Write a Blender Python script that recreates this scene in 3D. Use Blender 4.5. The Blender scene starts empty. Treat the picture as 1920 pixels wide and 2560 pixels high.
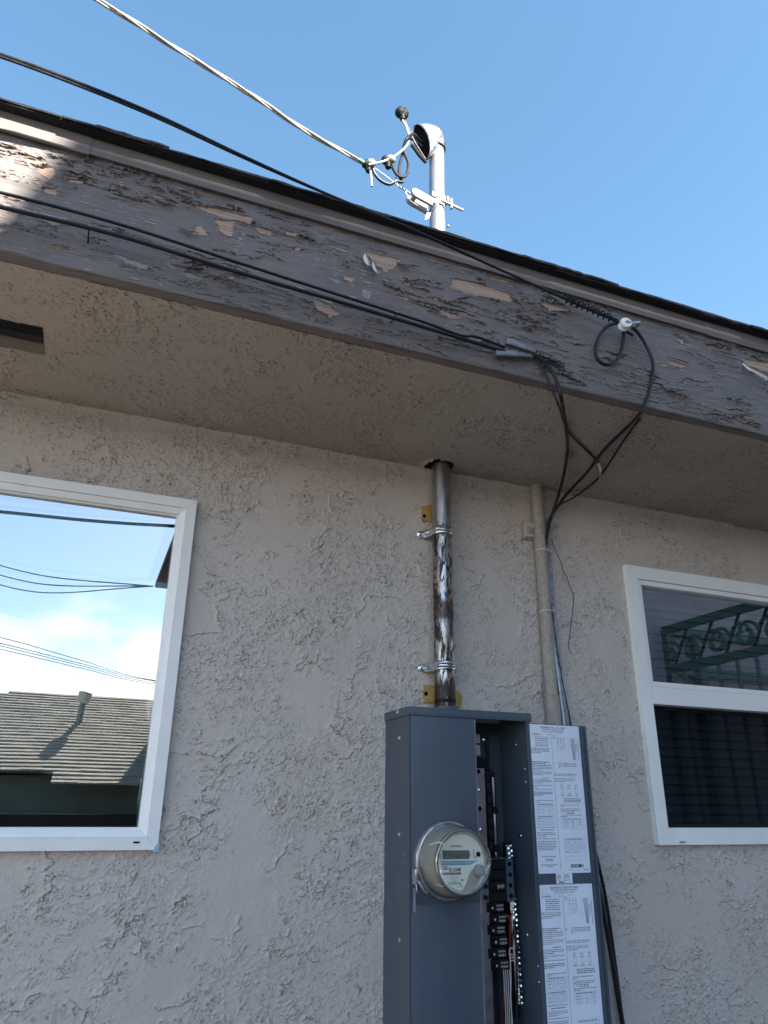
import bpy, bmesh, math, random
import numpy as np
from mathutils import Vector, Matrix
random.seed(7)
S = bpy.context.scene
COL = S.collection
# ------------------------------------------------------------------ camera
YAW, PIT, ROL, FPX = math.radians(21.3464), math.radians(21.8460), math.radians(0.6464), 1832.1
CAM = Vector((0.0, -2.0, 1.6))
_f = Vector((math.sin(YAW)*math.cos(PIT), math.cos(YAW)*math.cos(PIT), math.sin(PIT)))
_r0 = Vector((math.cos(YAW), -math.sin(YAW), 0)); _u0 = _r0.cross(_f)
_r = _r0*math.cos(ROL) + _u0*math.sin(ROL)
_u = -_r0*math.sin(ROL) + _u0*math.cos(ROL)
cd = bpy.data.cameras.new('camera'); cam = bpy.data.objects.new('camera', cd); COL.objects.link(cam)
cam.matrix_world = Matrix(((_r.x, _u.x, -_f.x, CAM.x), (_r.y, _u.y, -_f.y, CAM.y), (_r.z, _u.z, -_f.z, CAM.z), (0, 0, 0, 1)))
cd.sensor_fit = 'HORIZONTAL'; cd.sensor_width = 36; cd.lens = 36*FPX/1920
cd.clip_start = 0.05; cd.clip_end = 2000
S.camera = cam
# ------------------------------------------------------------------ world, sun, exposure
SUNV = Vector((0.32, -1.0, 0.90)).normalized()
EL = math.asin(SUNV.z)
w = bpy.data.worlds.new('World'); S.world = w; w.use_nodes = True
nt = w.node_tree; nt.nodes.clear()
def _wn(t, **k):
    n = nt.nodes.new(t)
    for a, b in k.items(): setattr(n, a, b)
    return n
def _wm(op, a, b=None, clamp=False):
    n = _wn('ShaderNodeMath', operation=op, use_clamp=clamp)
    for i, v in enumerate((a, b)):
        if v is None: continue
        if isinstance(v, (int, float)): n.inputs[i].default_value = v
        else: nt.links.new(v, n.inputs[i])
    return n.outputs[0]
sky = _wn('ShaderNodeTexSky', sky_type='NISHITA', sun_disc=False, sun_elevation=EL, sun_rotation=math.atan2(SUNV.x, SUNV.y),
          altitude=0, air_density=1.0, dust_density=0.4, ozone_density=1.6)
hsv = _wn('ShaderNodeHueSaturation'); hsv.inputs['Saturation'].default_value = 1.08; hsv.inputs['Value'].default_value = .535; hsv.inputs['Hue'].default_value = .487
nt.links.new(sky.outputs[0], hsv.inputs['Color'])
tc = _wn('ShaderNodeTexCoord'); sep = _wn('ShaderNodeSeparateXYZ'); nt.links.new(tc.outputs['Generated'], sep.inputs[0])
mp = _wn('ShaderNodeMapping'); mp.inputs['Scale'].default_value = (1, 1, 2.6); nt.links.new(tc.outputs['Generated'], mp.inputs[0])
nz = _wn('ShaderNodeTexNoise'); nz.inputs['Scale'].default_value = 3.4; nz.inputs['Detail'].default_value = 9; nz.inputs['Roughness'].default_value = .52
nt.links.new(mp.outputs[0], nz.inputs['Vector'])
# clouds lie low in the half of the sky behind the camera
low = _wm('MULTIPLY', _wm('SUBTRACT', 0.195, sep.outputs[2]), 2.3)
cl = _wm('ADD', _wm('SUBTRACT', nz.outputs[0], 0.5), low)
cl = _wm('MULTIPLY', cl, 5.5, True)
side = _wm('MULTIPLY', _wm('SUBTRACT', 0.05, sep.outputs[1]), 3.0, True)
cl = _wm('MULTIPLY', cl, side, True)
mx = _wn('ShaderNodeMix', data_type='RGBA'); nt.links.new(cl, mx.inputs[0]); nt.links.new(hsv.outputs[0], mx.inputs[6])
mx.inputs[7].default_value = (5.9, 5.75, 5.65, 1)
bg = _wn('ShaderNodeBackground'); bg.inputs[1].default_value = 0.13; nt.links.new(mx.outputs[2], bg.inputs[0])
wo = _wn('ShaderNodeOutputWorld'); nt.links.new(bg.outputs[0], wo.inputs[0])
sd = bpy.data.lights.new('sun', 'SUN'); sd.energy = 4.8; sd.angle = math.radians(0.55); sd.color = (1.0, .93, .82)
so = bpy.data.objects.new('sun', sd); COL.objects.link(so); so.rotation_euler = SUNV.to_track_quat('Z', 'Y').to_euler()
S.view_settings.view_transform = 'Standard'; S.view_settings.look = 'None'; S.view_settings.gamma = 1
S.view_settings.exposure = 2.38
S.render.engine = 'CYCLES'
S.render.resolution_x, S.render.resolution_y = 768, 1024
S.cycles.max_bounces = 8; S.cycles.transparent_max_bounces = 12
# ------------------------------------------------------------------ pixel of the photograph -> point on a real plane of the place
def ray(px, py): return _f*FPX + _r*(px-960) - _u*(py-1280)
def P(px, py, y):
    d = ray(px, py); return CAM + d*((y-CAM.y)/d.y)
def PX(px, py, x):
    d = ray(px, py); return CAM + d*((x-CAM.x)/d.x)
def PZ(px, py, z):
    d = ray(px, py); return CAM + d*((z-CAM.z)/d.z)
def PD(px, py, dist): return CAM + ray(px, py).normalized()*dist
# ------------------------------------------------------------------ materials
class M:
    def __init__(s, name):
        s.m = bpy.data.materials.new(name); s.m.use_nodes = True; s.t = s.m.node_tree
        s.b = s.t.nodes['Principled BSDF']; s.co = None
    def n(s, t, **k):
        n = s.t.nodes.new(t)
        for a, b in k.items(): setattr(n, a, b)
        return n
    def put(s, v, sock):
        if v is None: return
        if hasattr(v, 'links') or hasattr(v, 'is_linked'): s.t.links.new(v, sock)
        else: sock.default_value = v
    def coord(s):
        if s.co is None: s.co = s.n('ShaderNodeTexCoord').outputs['Object']
        return s.co
    def math(s, op, a, b=None, c=None, clamp=False):
        n = s.n('ShaderNodeMath', operation=op, use_clamp=clamp)
        for i, v in enumerate((a, b, c)): s.put(v, n.inputs[i])
        return n.outputs[0]
    def noise(s, scale, detail=3, rough=.5, vec=None, dist=0, lac=2):
        n = s.n('ShaderNodeTexNoise'); n.inputs['Scale'].default_value = scale; n.inputs['Detail'].default_value = detail
        n.inputs['Roughness'].default_value = rough; n.inputs['Distortion'].default_value = dist; n.inputs['Lacunarity'].default_value = lac
        s.t.links.new(vec if vec is not None else s.coord(), n.inputs['Vector']); return n.outputs[0]
    def vnoise(s, scale, detail, vec=None):
        n = s.n('ShaderNodeTexNoise'); n.inputs['Scale'].default_value = scale; n.inputs['Detail'].default_value = detail
        s.t.links.new(vec if vec is not None else s.coord(), n.inputs['Vector']); return n.outputs[1]
    def map(s, scale=(1, 1, 1), vec=None, rot=(0, 0, 0), loc=(0, 0, 0)):
        n = s.n('ShaderNodeMapping'); n.inputs['Scale'].default_value = scale; n.inputs['Rotation'].default_value = rot; n.inputs['Location'].default_value = loc
        s.t.links.new(vec if vec is not None else s.coord(), n.inputs[0]); return n.outputs[0]
    def step(s, v, a, b, inv=False):
        n = s.n('ShaderNodeMapRange', interpolation_type='SMOOTHSTEP'); s.put(v, n.inputs[0])
        n.inputs[1].default_value = a; n.inputs[2].default_value = b
        n.inputs[3].default_value = 1 if inv else 0; n.inputs[4].default_value = 0 if inv else 1
        return n.outputs[0]
    def mix(s, f, a, b):
        n = s.n('ShaderNodeMix', data_type='RGBA'); s.put(f, n.inputs[0])
        for v, i in ((a, 6), (b, 7)):
            if isinstance(v, tuple) and len(v) == 3: v = (*v, 1)
            s.put(v, n.inputs[i])
        return n.outputs[2]
    def bump(s, h, dist=.001, strength=1):
        n = s.n('ShaderNodeBump'); n.inputs['Strength'].default_value = strength; n.inputs['Distance'].default_value = dist
        s.put(h, n.inputs['Height']); s.t.links.new(n.outputs[0], s.b.inputs['Normal']); return n
    def set(s, **k):
        for a, v in k.items():
            key = {'col': 'Base Color', 'rough': 'Roughness', 'metal': 'Metallic', 'spec': 'Specular IOR Level', 'coat': 'Coat Weight'}[a]
            if isinstance(v, tuple) and len(v) == 3: v = (*v, 1)
            s.put(v, s.b.inputs[key])
        return s
def simple(name, col, rough=.5, metal=0, var=.12, scale=30, bump=0, bscale=200, spec=.5):
    m = M(name); v = m.noise(scale, 4, .6)
    f = m.step(v, .3, .7)
    a = tuple(c*(1-var) for c in col); b = tuple(min(1, c*(1+var)) for c in col)
    m.set(col=m.mix(f, a, b), metal=metal, spec=spec)
    m.set(rough=m.math('ADD', m.math('MULTIPLY', f, .14), rough-.07))
    if bump: m.bump(m.noise(bscale, 3), bump)
    return m.m
def stucco(name, base, dark, warm, dens=(.40, .60), amount=1.0):
    m = M(name)
    wv = m.n('ShaderNodeVectorMath', operation='SCALE'); wv.inputs['Scale'].default_value = .035
    m.put(m.vnoise(9, 3), wv.inputs[0])
    wp = m.n('ShaderNodeVectorMath', operation='ADD'); m.put(m.coord(), wp.inputs[0]); m.put(wv.outputs[0], wp.inputs[1])
    wp = wp.outputs[0]
    big = m.noise(5.2, 3, .55)
    d = m.step(big, *dens)
    n1 = m.noise(46, 4, .62, vec=wp)                       # small broken ledges
    n1b = m.noise(95, 3, .6, vec=m.map((1, 1, 1.5), vec=wp))
    n2 = m.noise(11, 7, .62, vec=wp)                       # long trowel ridges
    gate = m.step(m.noise(31, 2, .5), .47, .60)
    gate2 = m.step(m.noise(14, 3, .5, vec=m.map(loc=(3, 1, 7))), .49, .60)
    led1 = m.step(n1, .50, .535); led1b = m.step(n1b, .53, .60); led2 = m.step(n2, .490, .505)
    crease1 = m.math('MULTIPLY', m.math('MULTIPLY', m.step(m.math('ABSOLUTE', m.math('SUBTRACT', n1, .505)), .004, .022, True), gate), d)
    crease2 = m.math('MULTIPLY', m.step(m.math('ABSOLUTE', m.math('SUBTRACT', n2, .492)), .002, .0085, True), gate2)
    pits = m.math('MULTIPLY', m.step(m.noise(120, 2, .5), .30, .36, True), m.math('ADD', m.math('MULTIPLY', d, .8), .2))
    dust = m.math('MULTIPLY', m.noise(330, 2), .10)
    h = m.math('ADD', m.math('MULTIPLY', m.math('MULTIPLY', led1, d), .75), m.math('MULTIPLY', m.math('MULTIPLY', led1b, d), .35))
    h = m.math('ADD', h, m.math('MULTIPLY', m.math('MULTIPLY', led2, gate2), .8))
    h = m.math('SUBTRACT', h, m.math('MULTIPLY', crease1, .7)); h = m.math('SUBTRACT', h, m.math('MULTIPLY', crease2, .9))
    h = m.math('ADD', m.math('SUBTRACT', h, m.math('MULTIPLY', pits, .6)), dust)
    h = m.math('ADD', h, m.math('MULTIPLY', m.noise(22, 2), .8))
    m.bump(h, .0026*amount, .9)
    c = m.mix(m.step(m.noise(2.3, 5, .6), .35, .7), base, warm)
    c = m.mix(m.math('MULTIPLY', m.step(m.noise(60, 3), .35, .75), .18), c, tuple(x*.8 for x in base))
    cr = m.math('ADD', m.math('MULTIPLY', crease1, .62), m.math('ADD', m.math('MULTIPLY', crease2, .75), m.math('MULTIPLY', pits, .6)), clamp=True)
    c = m.mix(cr, c, dark)  # crevice shade and dirt both mixed into the crease colour
    m.set(col=c, rough=.9, spec=.2)
    return m.m
def relief_paint(name, base, warm, dirt_shade_col, fine=.0009):
    m = M(name)
    at = m.n('ShaderNodeAttribute', attribute_name='wear_shade'); sp = m.n('ShaderNodeSeparateColor'); m.put(at.outputs['Color'], sp.inputs[0])
    c = m.mix(m.step(m.noise(2.1, 5, .6), .35, .68), base, warm)
    c = m.mix(m.math('MULTIPLY', m.step(m.noise(17, 5, .65), .5, .75), .22), c, tuple(x*.72 for x in base))
    c = m.mix(m.math('MULTIPLY', m.step(m.noise(90, 3), .55, .75), .12), c, tuple(min(1, x*1.25) for x in base))
    c = m.mix(sp.outputs[0], c, dirt_shade_col)  # crevice dirt and painted ledge shade
    m.set(col=c, rough=.88, spec=.25)
    h = m.math('ADD', m.math('MULTIPLY', m.noise(260, 3, .6), .5), m.math('MULTIPLY', m.noise(75, 4, .6), 1.0))
    m.bump(h, fine); return m.m
MAT = {}
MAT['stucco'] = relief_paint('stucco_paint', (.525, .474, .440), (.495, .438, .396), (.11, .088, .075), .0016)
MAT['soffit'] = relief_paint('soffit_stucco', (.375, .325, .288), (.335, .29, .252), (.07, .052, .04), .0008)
MAT['vinyl'] = simple('white_vinyl', (.80, .80, .80), .38, var=.03, scale=8)
MAT['vinyl_gap'] = simple('vinyl_gap', (.28, .28, .29), .6)
MAT['black'] = simple('black_cable', (.009, .010, .014), .42, spec=.3, var=.3, scale=60, bump=.0003, bscale=300)
MAT['blackp'] = simple('black_plastic', (.007, .008, .010), .62, var=.3, spec=.2)
MAT['hole'] = simple('black_opening', (.004, .004, .005), .9, spec=.1)
MAT['cream'] = simple('cream_insulation', (.33, .315, .275), .5, var=.16, scale=50, bump=.0003)
MAT['alu'] = simple('bare_aluminium', (.14, .14, .15), .45, .8, var=.15, scale=60)
MAT['zinc'] = simple('bright_zinc', (.72, .74, .78), .24, 1, var=.1, scale=40, bump=.0004, bscale=60)
MAT['steelplate'] = simple('tinned_plate', (.42, .38, .40), .4, 1, var=.1)
MAT['panel'] = simple('grey_enamel', (.060, .080, .108), .46, var=.05, scale=14, bump=.00018, bscale=700)
def panel_mat():
    m = M('weathered_grey_enamel')
    sm = m.step(m.noise(6, 6, .65, vec=m.map((1, 1, .45))), .42, .72); sc = m.step(m.noise(1, 2, .5, vec=m.map((260, 260, 9), rot=(0, .35, 0))), .70, .76); du = m.step(m.noise(90, 4, .7), .58, .75)
    c = m.mix(m.math('MULTIPLY', sm, .35), (.058, .078, .106), (.078, .098, .122)); c = m.mix(m.math('MULTIPLY', sc, .22), c, (.15, .17, .19)); c = m.mix(m.math('MULTIPLY', du, .10), c, (.2, .19, .17))
    m.set(col=c, rough=m.math('ADD', .40, m.math('MULTIPLY', sm, .22))); m.bump(m.math('ADD', m.math('MULTIPLY', m.noise(4, 2), 6), m.noise(600, 2)), .00022); return m.m
MAT['panel'] = panel_mat()
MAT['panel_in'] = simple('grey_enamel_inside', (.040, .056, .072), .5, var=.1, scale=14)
MAT['porcelain'] = simple('porcelain', (.27, .25, .235), .25, var=.06)  # white porcelain, colour darkened to offset direct sun on the mast
MAT['whitewire'] = simple('white_wire', (.5, .47, .47), .45, var=.05)
MAT['redwire'] = simple('red_wire', (.16, .02, .02), .5)
MAT['green'] = simple('green_tape', (.02, .22, .13), .5)
MAT['galv'] = simple('galvanised', (.36, .40, .46), .48, .75, var=.3, scale=55)
MAT['paper'] = simple('label_paper', (.66, .70, .80), .55, var=.03, scale=5)
MAT['ink'] = simple('label_ink', (.03, .035, .06), .6)
MAT['inkgrey'] = simple('faint_ink', (.19, .215, .28), .6)
MAT['shingle'] = simple('asphalt_shingle', (.022, .023, .028), .95, var=.5, scale=220, bump=.0015, bscale=400, spec=.15)
MAT['whiteglaze'] = simple('white_glaze', (.70, .68, .66), .25, var=.05)  # brighter copy of the white porcelain for parts standing in shade
MAT['wedge'] = simple('dull_metal', (.22, .22, .23), .5, .7, var=.2)
MAT['bluetape'] = simple('blue_film', (.30, .48, .66), .5)
MAT['red_label'] = simple('red_label', (.45, .06, .03), .5)
MAT['curl'] = simple('paint_back', (.62, .57, .53), .8, var=.1, scale=80)
MAT['flake'] = simple('paint_flake', (.16, .145, .15), .75, var=.1, scale=80)
MAT['concrete'] = simple('concrete', (.125, .112, .095), .9, var=.15, scale=2)
MAT['asphalt'] = simple('dirt', (.2, .17, .13), .95, var=.25, scale=1.5)
MAT['yellow'] = simple('old_yellow_paint', (.40, .25, .075), .7, var=.22, scale=60, bump=.0006, bscale=120)
MAT['beige'] = simple('meter_body', (.275, .268, .248), .5, var=.06)
MAT['face'] = simple('meter_face', (.80, .80, .74), .5, var=.02)
MAT['lcd'] = simple('lcd', (.13, .145, .13), .3, var=.1)
MAT['lcdink'] = simple('lcd_ink', (.085, .095, .09), .4)
MAT['blueband'] = simple('blue_band', (.25, .43, .56), .5, var=.03)
MAT['jboxpaint'] = simple('painted_beige', (.31, .28, .25), .7, var=.14, scale=70, bump=.0006, bscale=180)
MAT['pink'] = stucco('pink_stucco', (.25, .20, .22), (.12, .1, .1), (.27, .225, .24), amount=.7)
MAT['iron'] = simple('green_iron', (.008, .045, .036), .5)
MAT['darkwood'] = simple('dark_eave_wood', (.018, .02, .032), .8)
MAT['hedge'] = simple('dark_fence_wood', (.02, .018, .018), .9)
MAT['gwall'] = simple('olive_plaster', (.15, .19, .165), .9, var=.12, scale=3)
MAT['ventpipe'] = simple('vent_metal', (.55, .55, .50), .5, .2)
MAT['blind'] = simple('blind_slat', (.15, .165, .19), .6, var=.05)
MAT['room'] = simple('dark_room', (.05, .05, .055), .9)
MAT['screen'] = simple('insect_screen', (.03, .035, .04), .8)
def rail_alu():
    m = M('painted_drip_edge')
    v = m.noise(9, 4, .6, vec=m.map((1, 1, .2)))
    st = m.step(m.noise(60, 3, .6, vec=m.map((1, 1, .12))), .66, .8)
    c = m.mix(m.step(v, .3, .7), (.135, .117, .114), (.16, .139, .134)); c = m.mix(m.math('MULTIPLY', st, .35), c, (.22, .20, .20))
    m.set(col=c, rough=.7, spec=.3); m.bump(m.noise(5, 2), .0015); return m.m
MAT['drip'] = rail_alu()
ZCAP0 = 1.845
def mast_metal(z0, z1):   # stained galvanised service pipe: tar smears and rust that were brushed on the pipe
    m = M('stained_conduit')
    sp = m.n('ShaderNodeSeparateXYZ'); m.put(m.coord(), sp.inputs[0]); z = m.math('ADD', sp.outputs[2], ZCAP0)
    st = m.map((24, 24, 6)); stf = m.map((70, 70, 14))
    n1 = m.noise(2.0, 9, .76, vec=st, dist=.6); nf = m.noise(1.0, 4, .6, vec=stf)
    lowgate = m.math('MULTIPLY', m.step(z, 2.38, 2.47, True), m.step(z, 1.86, 1.861))
    tar = m.math('MULTIPLY', m.step(n1, .495, .525), lowgate)
    band = m.math('MULTIPLY', m.step(z, 2.105, 2.125), m.step(z, 2.165, 2.185, True))
    band = m.math('MULTIPLY', band, m.step(nf, .34, .46))
    base = m.math('MULTIPLY', m.step(m.math('ADD', z, m.math('MULTIPLY', nf, .06)), 1.955, 1.985, True), m.step(nf, .30, .42))
    base = m.math('MULTIPLY', base, m.step(z, 1.5, 1.51))
    rust = m.math('MULTIPLY', m.step(m.noise(1.6, 5, .7, vec=st), .47, .58), lowgate)
    dk = m.math('MAXIMUM', tar, m.math('MAXIMUM', m.math('MULTIPLY', band, .85), base))
    c = m.mix(m.step(nf, .3, .7), (.33, .34, .365), (.56, .57, .60))
    c = m.mix(m.math('MULTIPLY', rust, .5), c, (.30, .17, .09))
    c = m.mix(m.math('MULTIPLY', m.step(z, 2.9, 3.0), .45), c, (.20, .21, .225)); c = m.mix(dk, c, m.mix(m.step(m.noise(60, 3), .4, .62), (.010, .007, .008), (.045, .02, .014)))  # pipe colour darkened above the roof to offset direct sun
    up = m.step(z, 2.9, 3.0)
    m.set(col=c, metal=m.math('MULTIPLY', m.math('SUBTRACT', 1, m.math('MULTIPLY', dk, .9)), m.math('SUBTRACT', 1, m.math('MULTIPLY', up, .15))))
    m.set(rough=m.math('ADD', m.math('ADD', m.math('ADD', .25, m.math('MULTIPLY', up, .16)), m.math('MULTIPLY', nf, .18)), m.math('MULTIPLY', dk, .15)))
    h = m.math('ADD', m.math('MULTIPLY', dk, .5), m.math('MULTIPLY', m.noise(8, 3, .5, vec=m.map((12, 12, .6))), .5))
    m.bump(h, .0012); return m.m
MAT['mast'] = mast_metal(0, 0)
def glass(name, refl, tint=(1, 1, 1), through=(.75, .82, .80), rough=0.0):
    m = M(name); m.t.nodes.remove(m.b)
    g = m.n('ShaderNodeBsdfGlossy'); g.inputs['Roughness'].default_value = rough; g.inputs['Color'].default_value = (*tint, 1)
    t = m.n('ShaderNodeBsdfTransparent'); t.inputs[0].default_value = (*through, 1)
    lw = m.n('ShaderNodeLayerWeight'); lw.inputs['Blend'].default_value = .5
    f = m.math('ADD', m.math('MULTIPLY', m.math('POWER', lw.outputs['Facing'], 4.0), .85), refl+.04, clamp=True)
    mx = m.n('ShaderNodeMixShader'); m.put(f, mx.inputs[0]); m.put(t.outputs[0], mx.inputs[1]); m.put(g.outputs[0], mx.inputs[2])
    bz = m.n('ShaderNodeBump'); bz.inputs['Strength'].default_value = .05; bz.inputs['Distance'].default_value = .01
    m.put(m.noise(1.6, 1), bz.inputs['Height']); m.put(bz.outputs[0], g.inputs['Normal'])
    out = m.t.nodes['Material Output']; m.put(mx.outputs[0], out.inputs[0]); return m.m
MAT['glass'] = glass('coated_glass', .33, (.95, .94, .97))
MAT['glass2'] = glass('inner_glass', .10, (.9, .96, 1.0))
MAT['glassdark'] = glass('screened_glass', .02, (.9, .95, 1.0), (.24, .27, .30))
MAT['metercover'] = glass('clear_meter_cover', .05, (.85, .85, .82), (.93, .93, .90), .16)
def fascia_mat():
    m = M('peeling_brown_paint')
    at = m.n('ShaderNodeAttribute', attribute_name='wear_shade'); sp = m.n('ShaderNodeSeparateColor'); m.put(at.outputs['Color'], sp.inputs[0])
    wood, prim, dirt = sp.outputs[0], sp.outputs[1], sp.outputs[2]
    g = m.noise(1, 5, .65, vec=m.map((9, 60, 330))); gl = m.noise(1, 3, .5, vec=m.map((3, 30, 900)))
    paint = m.mix(m.step(m.noise(7, 5, .6), .35, .7), (.132, .110, .104), (.162, .137, .130))
    paint = m.mix(m.math('MULTIPLY', m.step(g, .50, .68), .5), paint, (.052, .046, .05))
    wc = m.mix(m.step(gl, .40, .62), (.30, .195, .15), (.48, .34, .265))
    wc = m.mix(m.math('MULTIPLY', m.step(m.noise(40, 3), .55, .7), .5), wc, (.27, .24, .23))
    pc = m.mix(m.step(m.noise(70, 3), .4, .7), (.19, .18, .18), (.29, .28, .275))
    c = m.mix(prim, paint, pc); c = m.mix(wood, c, wc); c = m.mix(dirt, c, (.035, .03, .032))
    m.set(col=c, rough=m.math('ADD', .5, m.math('MULTIPLY', wood, .35)), spec=.35)
    h = m.math('ADD', m.math('MULTIPLY', g, .8), m.math('MULTIPLY', m.math('MULTIPLY', gl, wood), 1.5))
    m.bump(h, .0009); return m.m
MAT['fascia'] = fascia_mat()
def nshingle():
    m = M('grey_roof_shingle')
    v = m.noise(2.5, 5, .7, vec=m.map((1, 1, 6))); f = m.noise(14, 4, .7, vec=m.map((1, 2.2, 2.2)))
    c = m.mix(m.step(v, .35, .65), (.30, .29, .25), (.41, .395, .345)); c = m.mix(m.math('MULTIPLY', m.step(f, .5, .7), .5), c, (.18, .18, .15))
    m.set(col=c, rough=.95, spec=.1); m.bump(f, .02); return m.m
MAT['nshingle'] = nshingle()
# ------------------------------------------------------------------ mesh helpers
class MB:
    def __init__(s): s.v = []; s.f = []
    def add(s, v, f):
        o = len(s.v); s.v += [tuple(p) for p in v]; s.f += [tuple(i+o for i in q) for q in f]; return s
    def box(s, x0, x1, y0, y1, z0, z1, bev=0, M4=None):
        bm = bmesh.new(); bmesh.ops.create_cube(bm, size=1)
        bmesh.ops.scale(bm, vec=(x1-x0, y1-y0, z1-z0), verts=bm.verts)
        bmesh.ops.translate(bm, vec=((x0+x1)/2, (y0+y1)/2, (z0+z1)/2), verts=bm.verts)
        if bev: bmesh.ops.bevel(bm, geom=bm.edges[:], offset=bev, segments=2, affect='EDGES', profile=.5)
        if M4 is not None: bmesh.ops.transform(bm, matrix=M4, verts=bm.verts)
        return s.bm(bm)
    def bm(s, bm):
        bm.verts.index_update(); s.add([v.co.copy() for v in bm.verts], [[v.index for v in f.verts] for f in bm.faces]); bm.free(); return s
    def quad(s, a, b, c, d): return s.add([a, b, c, d], [(0, 1, 2, 3)])
    def rect(s, x0, x1, z0, z1, y): return s.add([(x0, y, z0), (x1, y, z0), (x1, y, z1), (x0, y, z1)], [(0, 1, 2, 3)])
    def tube(s, pts, r, seg=10, cap=True, rx=None):
        pts = [Vector(p) for p in pts]; n = len(pts); rs = r if isinstance(r, (list, tuple)) else [r]*n
        T = [(pts[min(i+1, n-1)]-pts[max(i-1, 0)]).normalized() for i in range(n)]
        up = Vector((0, 0, 1)) if abs(T[0].z) < .9 else Vector((1, 0, 0))
        N = (up - T[0]*up.dot(T[0])).normalized(); V = []; F = []
        for i in range(n):
            N = (N - T[i]*N.dot(T[i])).normalized(); B = T[i].cross(N)
            for k in range(seg):
                a = 2*math.pi*k/seg; V.append(pts[i] + (N*math.cos(a) + B*math.sin(a))*rs[i])
        for i in range(n-1):
            for k in range(seg):
                k2 = (k+1) % seg; F.append((i*seg+k, i*seg+k2, (i+1)*seg+k2, (i+1)*seg+k))
        if cap: F.append(tuple(range(seg))[::-1]); F.append(tuple((n-1)*seg+k for k in range(seg)))
        return s.add(V, F)
    def lathe(s, prof, o, axis=(0, 0, 1), seg=40, cap=True):
        A = Vector(axis).normalized(); up = Vector((0, 0, 1)) if abs(A.z) < .9 else Vector((1, 0, 0))
        N = (up - A*up.dot(A)).normalized(); B = A.cross(N); o = Vector(o); V = []; F = []
        for r, h in prof:
            for k in range(seg):
                a = 2*math.pi*k/seg; V.append(o + A*h + (N*math.cos(a)+B*math.sin(a))*max(r, 1e-5))
        for i in range(len(prof)-1):
            for k in range(seg):
                k2 = (k+1) % seg; F.append((i*seg+k, i*seg+k2, (i+1)*seg+k2, (i+1)*seg+k))
        if cap: F.append(tuple(range(seg))[::-1]); F.append(tuple((len(prof)-1)*seg+k for k in range(seg)))
        return s.add(V, F)
    def disc(s, o, r, axis, seg=32): return s.lathe([(r, 0), (r, .0004)], o, axis, seg)
    def prism(s, poly, y0, y1):   # polygon in x,z pulled along y
        n = len(poly); V = [(x, y0, z) for x, z in poly] + [(x, y1, z) for x, z in poly]
        return s.add(V, [tuple(range(n)), tuple(range(2*n-1, n-1, -1))] + [(i, (i+1) % n, n+(i+1) % n, n+i) for i in range(n)])
    def sph(s, c, r, sc=(1, 1, 1), seg=10):
        bm = bmesh.new(); bmesh.ops.create_uvsphere(bm, u_segments=seg, v_segments=max(5, seg*2//3), radius=r)
        bmesh.ops.scale(bm, vec=sc, verts=bm.verts); bmesh.ops.translate(bm, vec=Vector(c), verts=bm.verts); return s.bm(bm)
    POST = None
    def build(s, name, mat, parent=None, smooth=True, label=None, ang=35):
        if MB.POST: s.v = [MB.POST(v) for v in s.v]
        root = parent
        off = Vector((0, 0, 0))
        while root is not None: off += root.location; root = root.parent
        me = bpy.data.meshes.new(name)
        me.from_pydata([(v[0]-off.x, v[1]-off.y, v[2]-off.z) for v in s.v], [], s.f); me.validate()
        bm = bmesh.new(); bm.from_mesh(me); bmesh.ops.recalc_face_normals(bm, faces=bm.faces) if len(s.f) < 60000 else None; bm.to_mesh(me); bm.free()
        if smooth:
            me.shade_smooth(); me.set_sharp_from_angle(angle=math.radians(ang))
        me.materials.append(MAT[mat] if isinstance(mat, str) else mat)
        o = bpy.data.objects.new(name, me); COL.objects.link(o); o.parent = parent
        if label: o['label'] = label
        return o
def thing(name, loc, label, cat, group=None):
    o = bpy.data.objects.new(name, None); COL.objects.link(o); o.location = loc; o.empty_display_size = .1
    return tag(o, label, cat, group)
def tag(o, label=None, cat=None, group=None, kind=None):
    for k, v in (('label', label), ('category', cat), ('group', group), ('kind', kind)):
        if v: o[k] = v
    return o
def spline(pts, k=8):
    pts = [Vector(p) for p in pts]; q = [pts[0]*2-pts[1]] + pts + [pts[-1]*2-pts[-2]]; out = []
    for i in range(1, len(q)-2):
        for j in range(k):
            t = j/k; a, b, c, d = q[i-1], q[i], q[i+1], q[i+2]
            out.append(.5*((2*b) + (c-a)*t + (2*a-5*b+4*c-d)*t*t + (3*b-a-3*c+d)*t**3))
    return out + [pts[-1]]
def twist(path, rad, turns, phase):
    n = len(path); out = []
    up = Vector((0, 0, 1)); L = 0; N = None
    tot = sum((path[i+1]-path[i]).length for i in range(n-1))
    for i in range(n):
        T = (path[min(i+1, n-1)]-path[max(i-1, 0)]).normalized()
        N = (up - T*up.dot(T)).normalized(); B = T.cross(N)
        a = phase + 2*math.pi*turns*L/tot
        out.append(path[i] + (N*math.cos(a)+B*math.sin(a))*rad)
        if i < n-1: L += (path[i+1]-path[i]).length
    return out
_tc = {}
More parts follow.
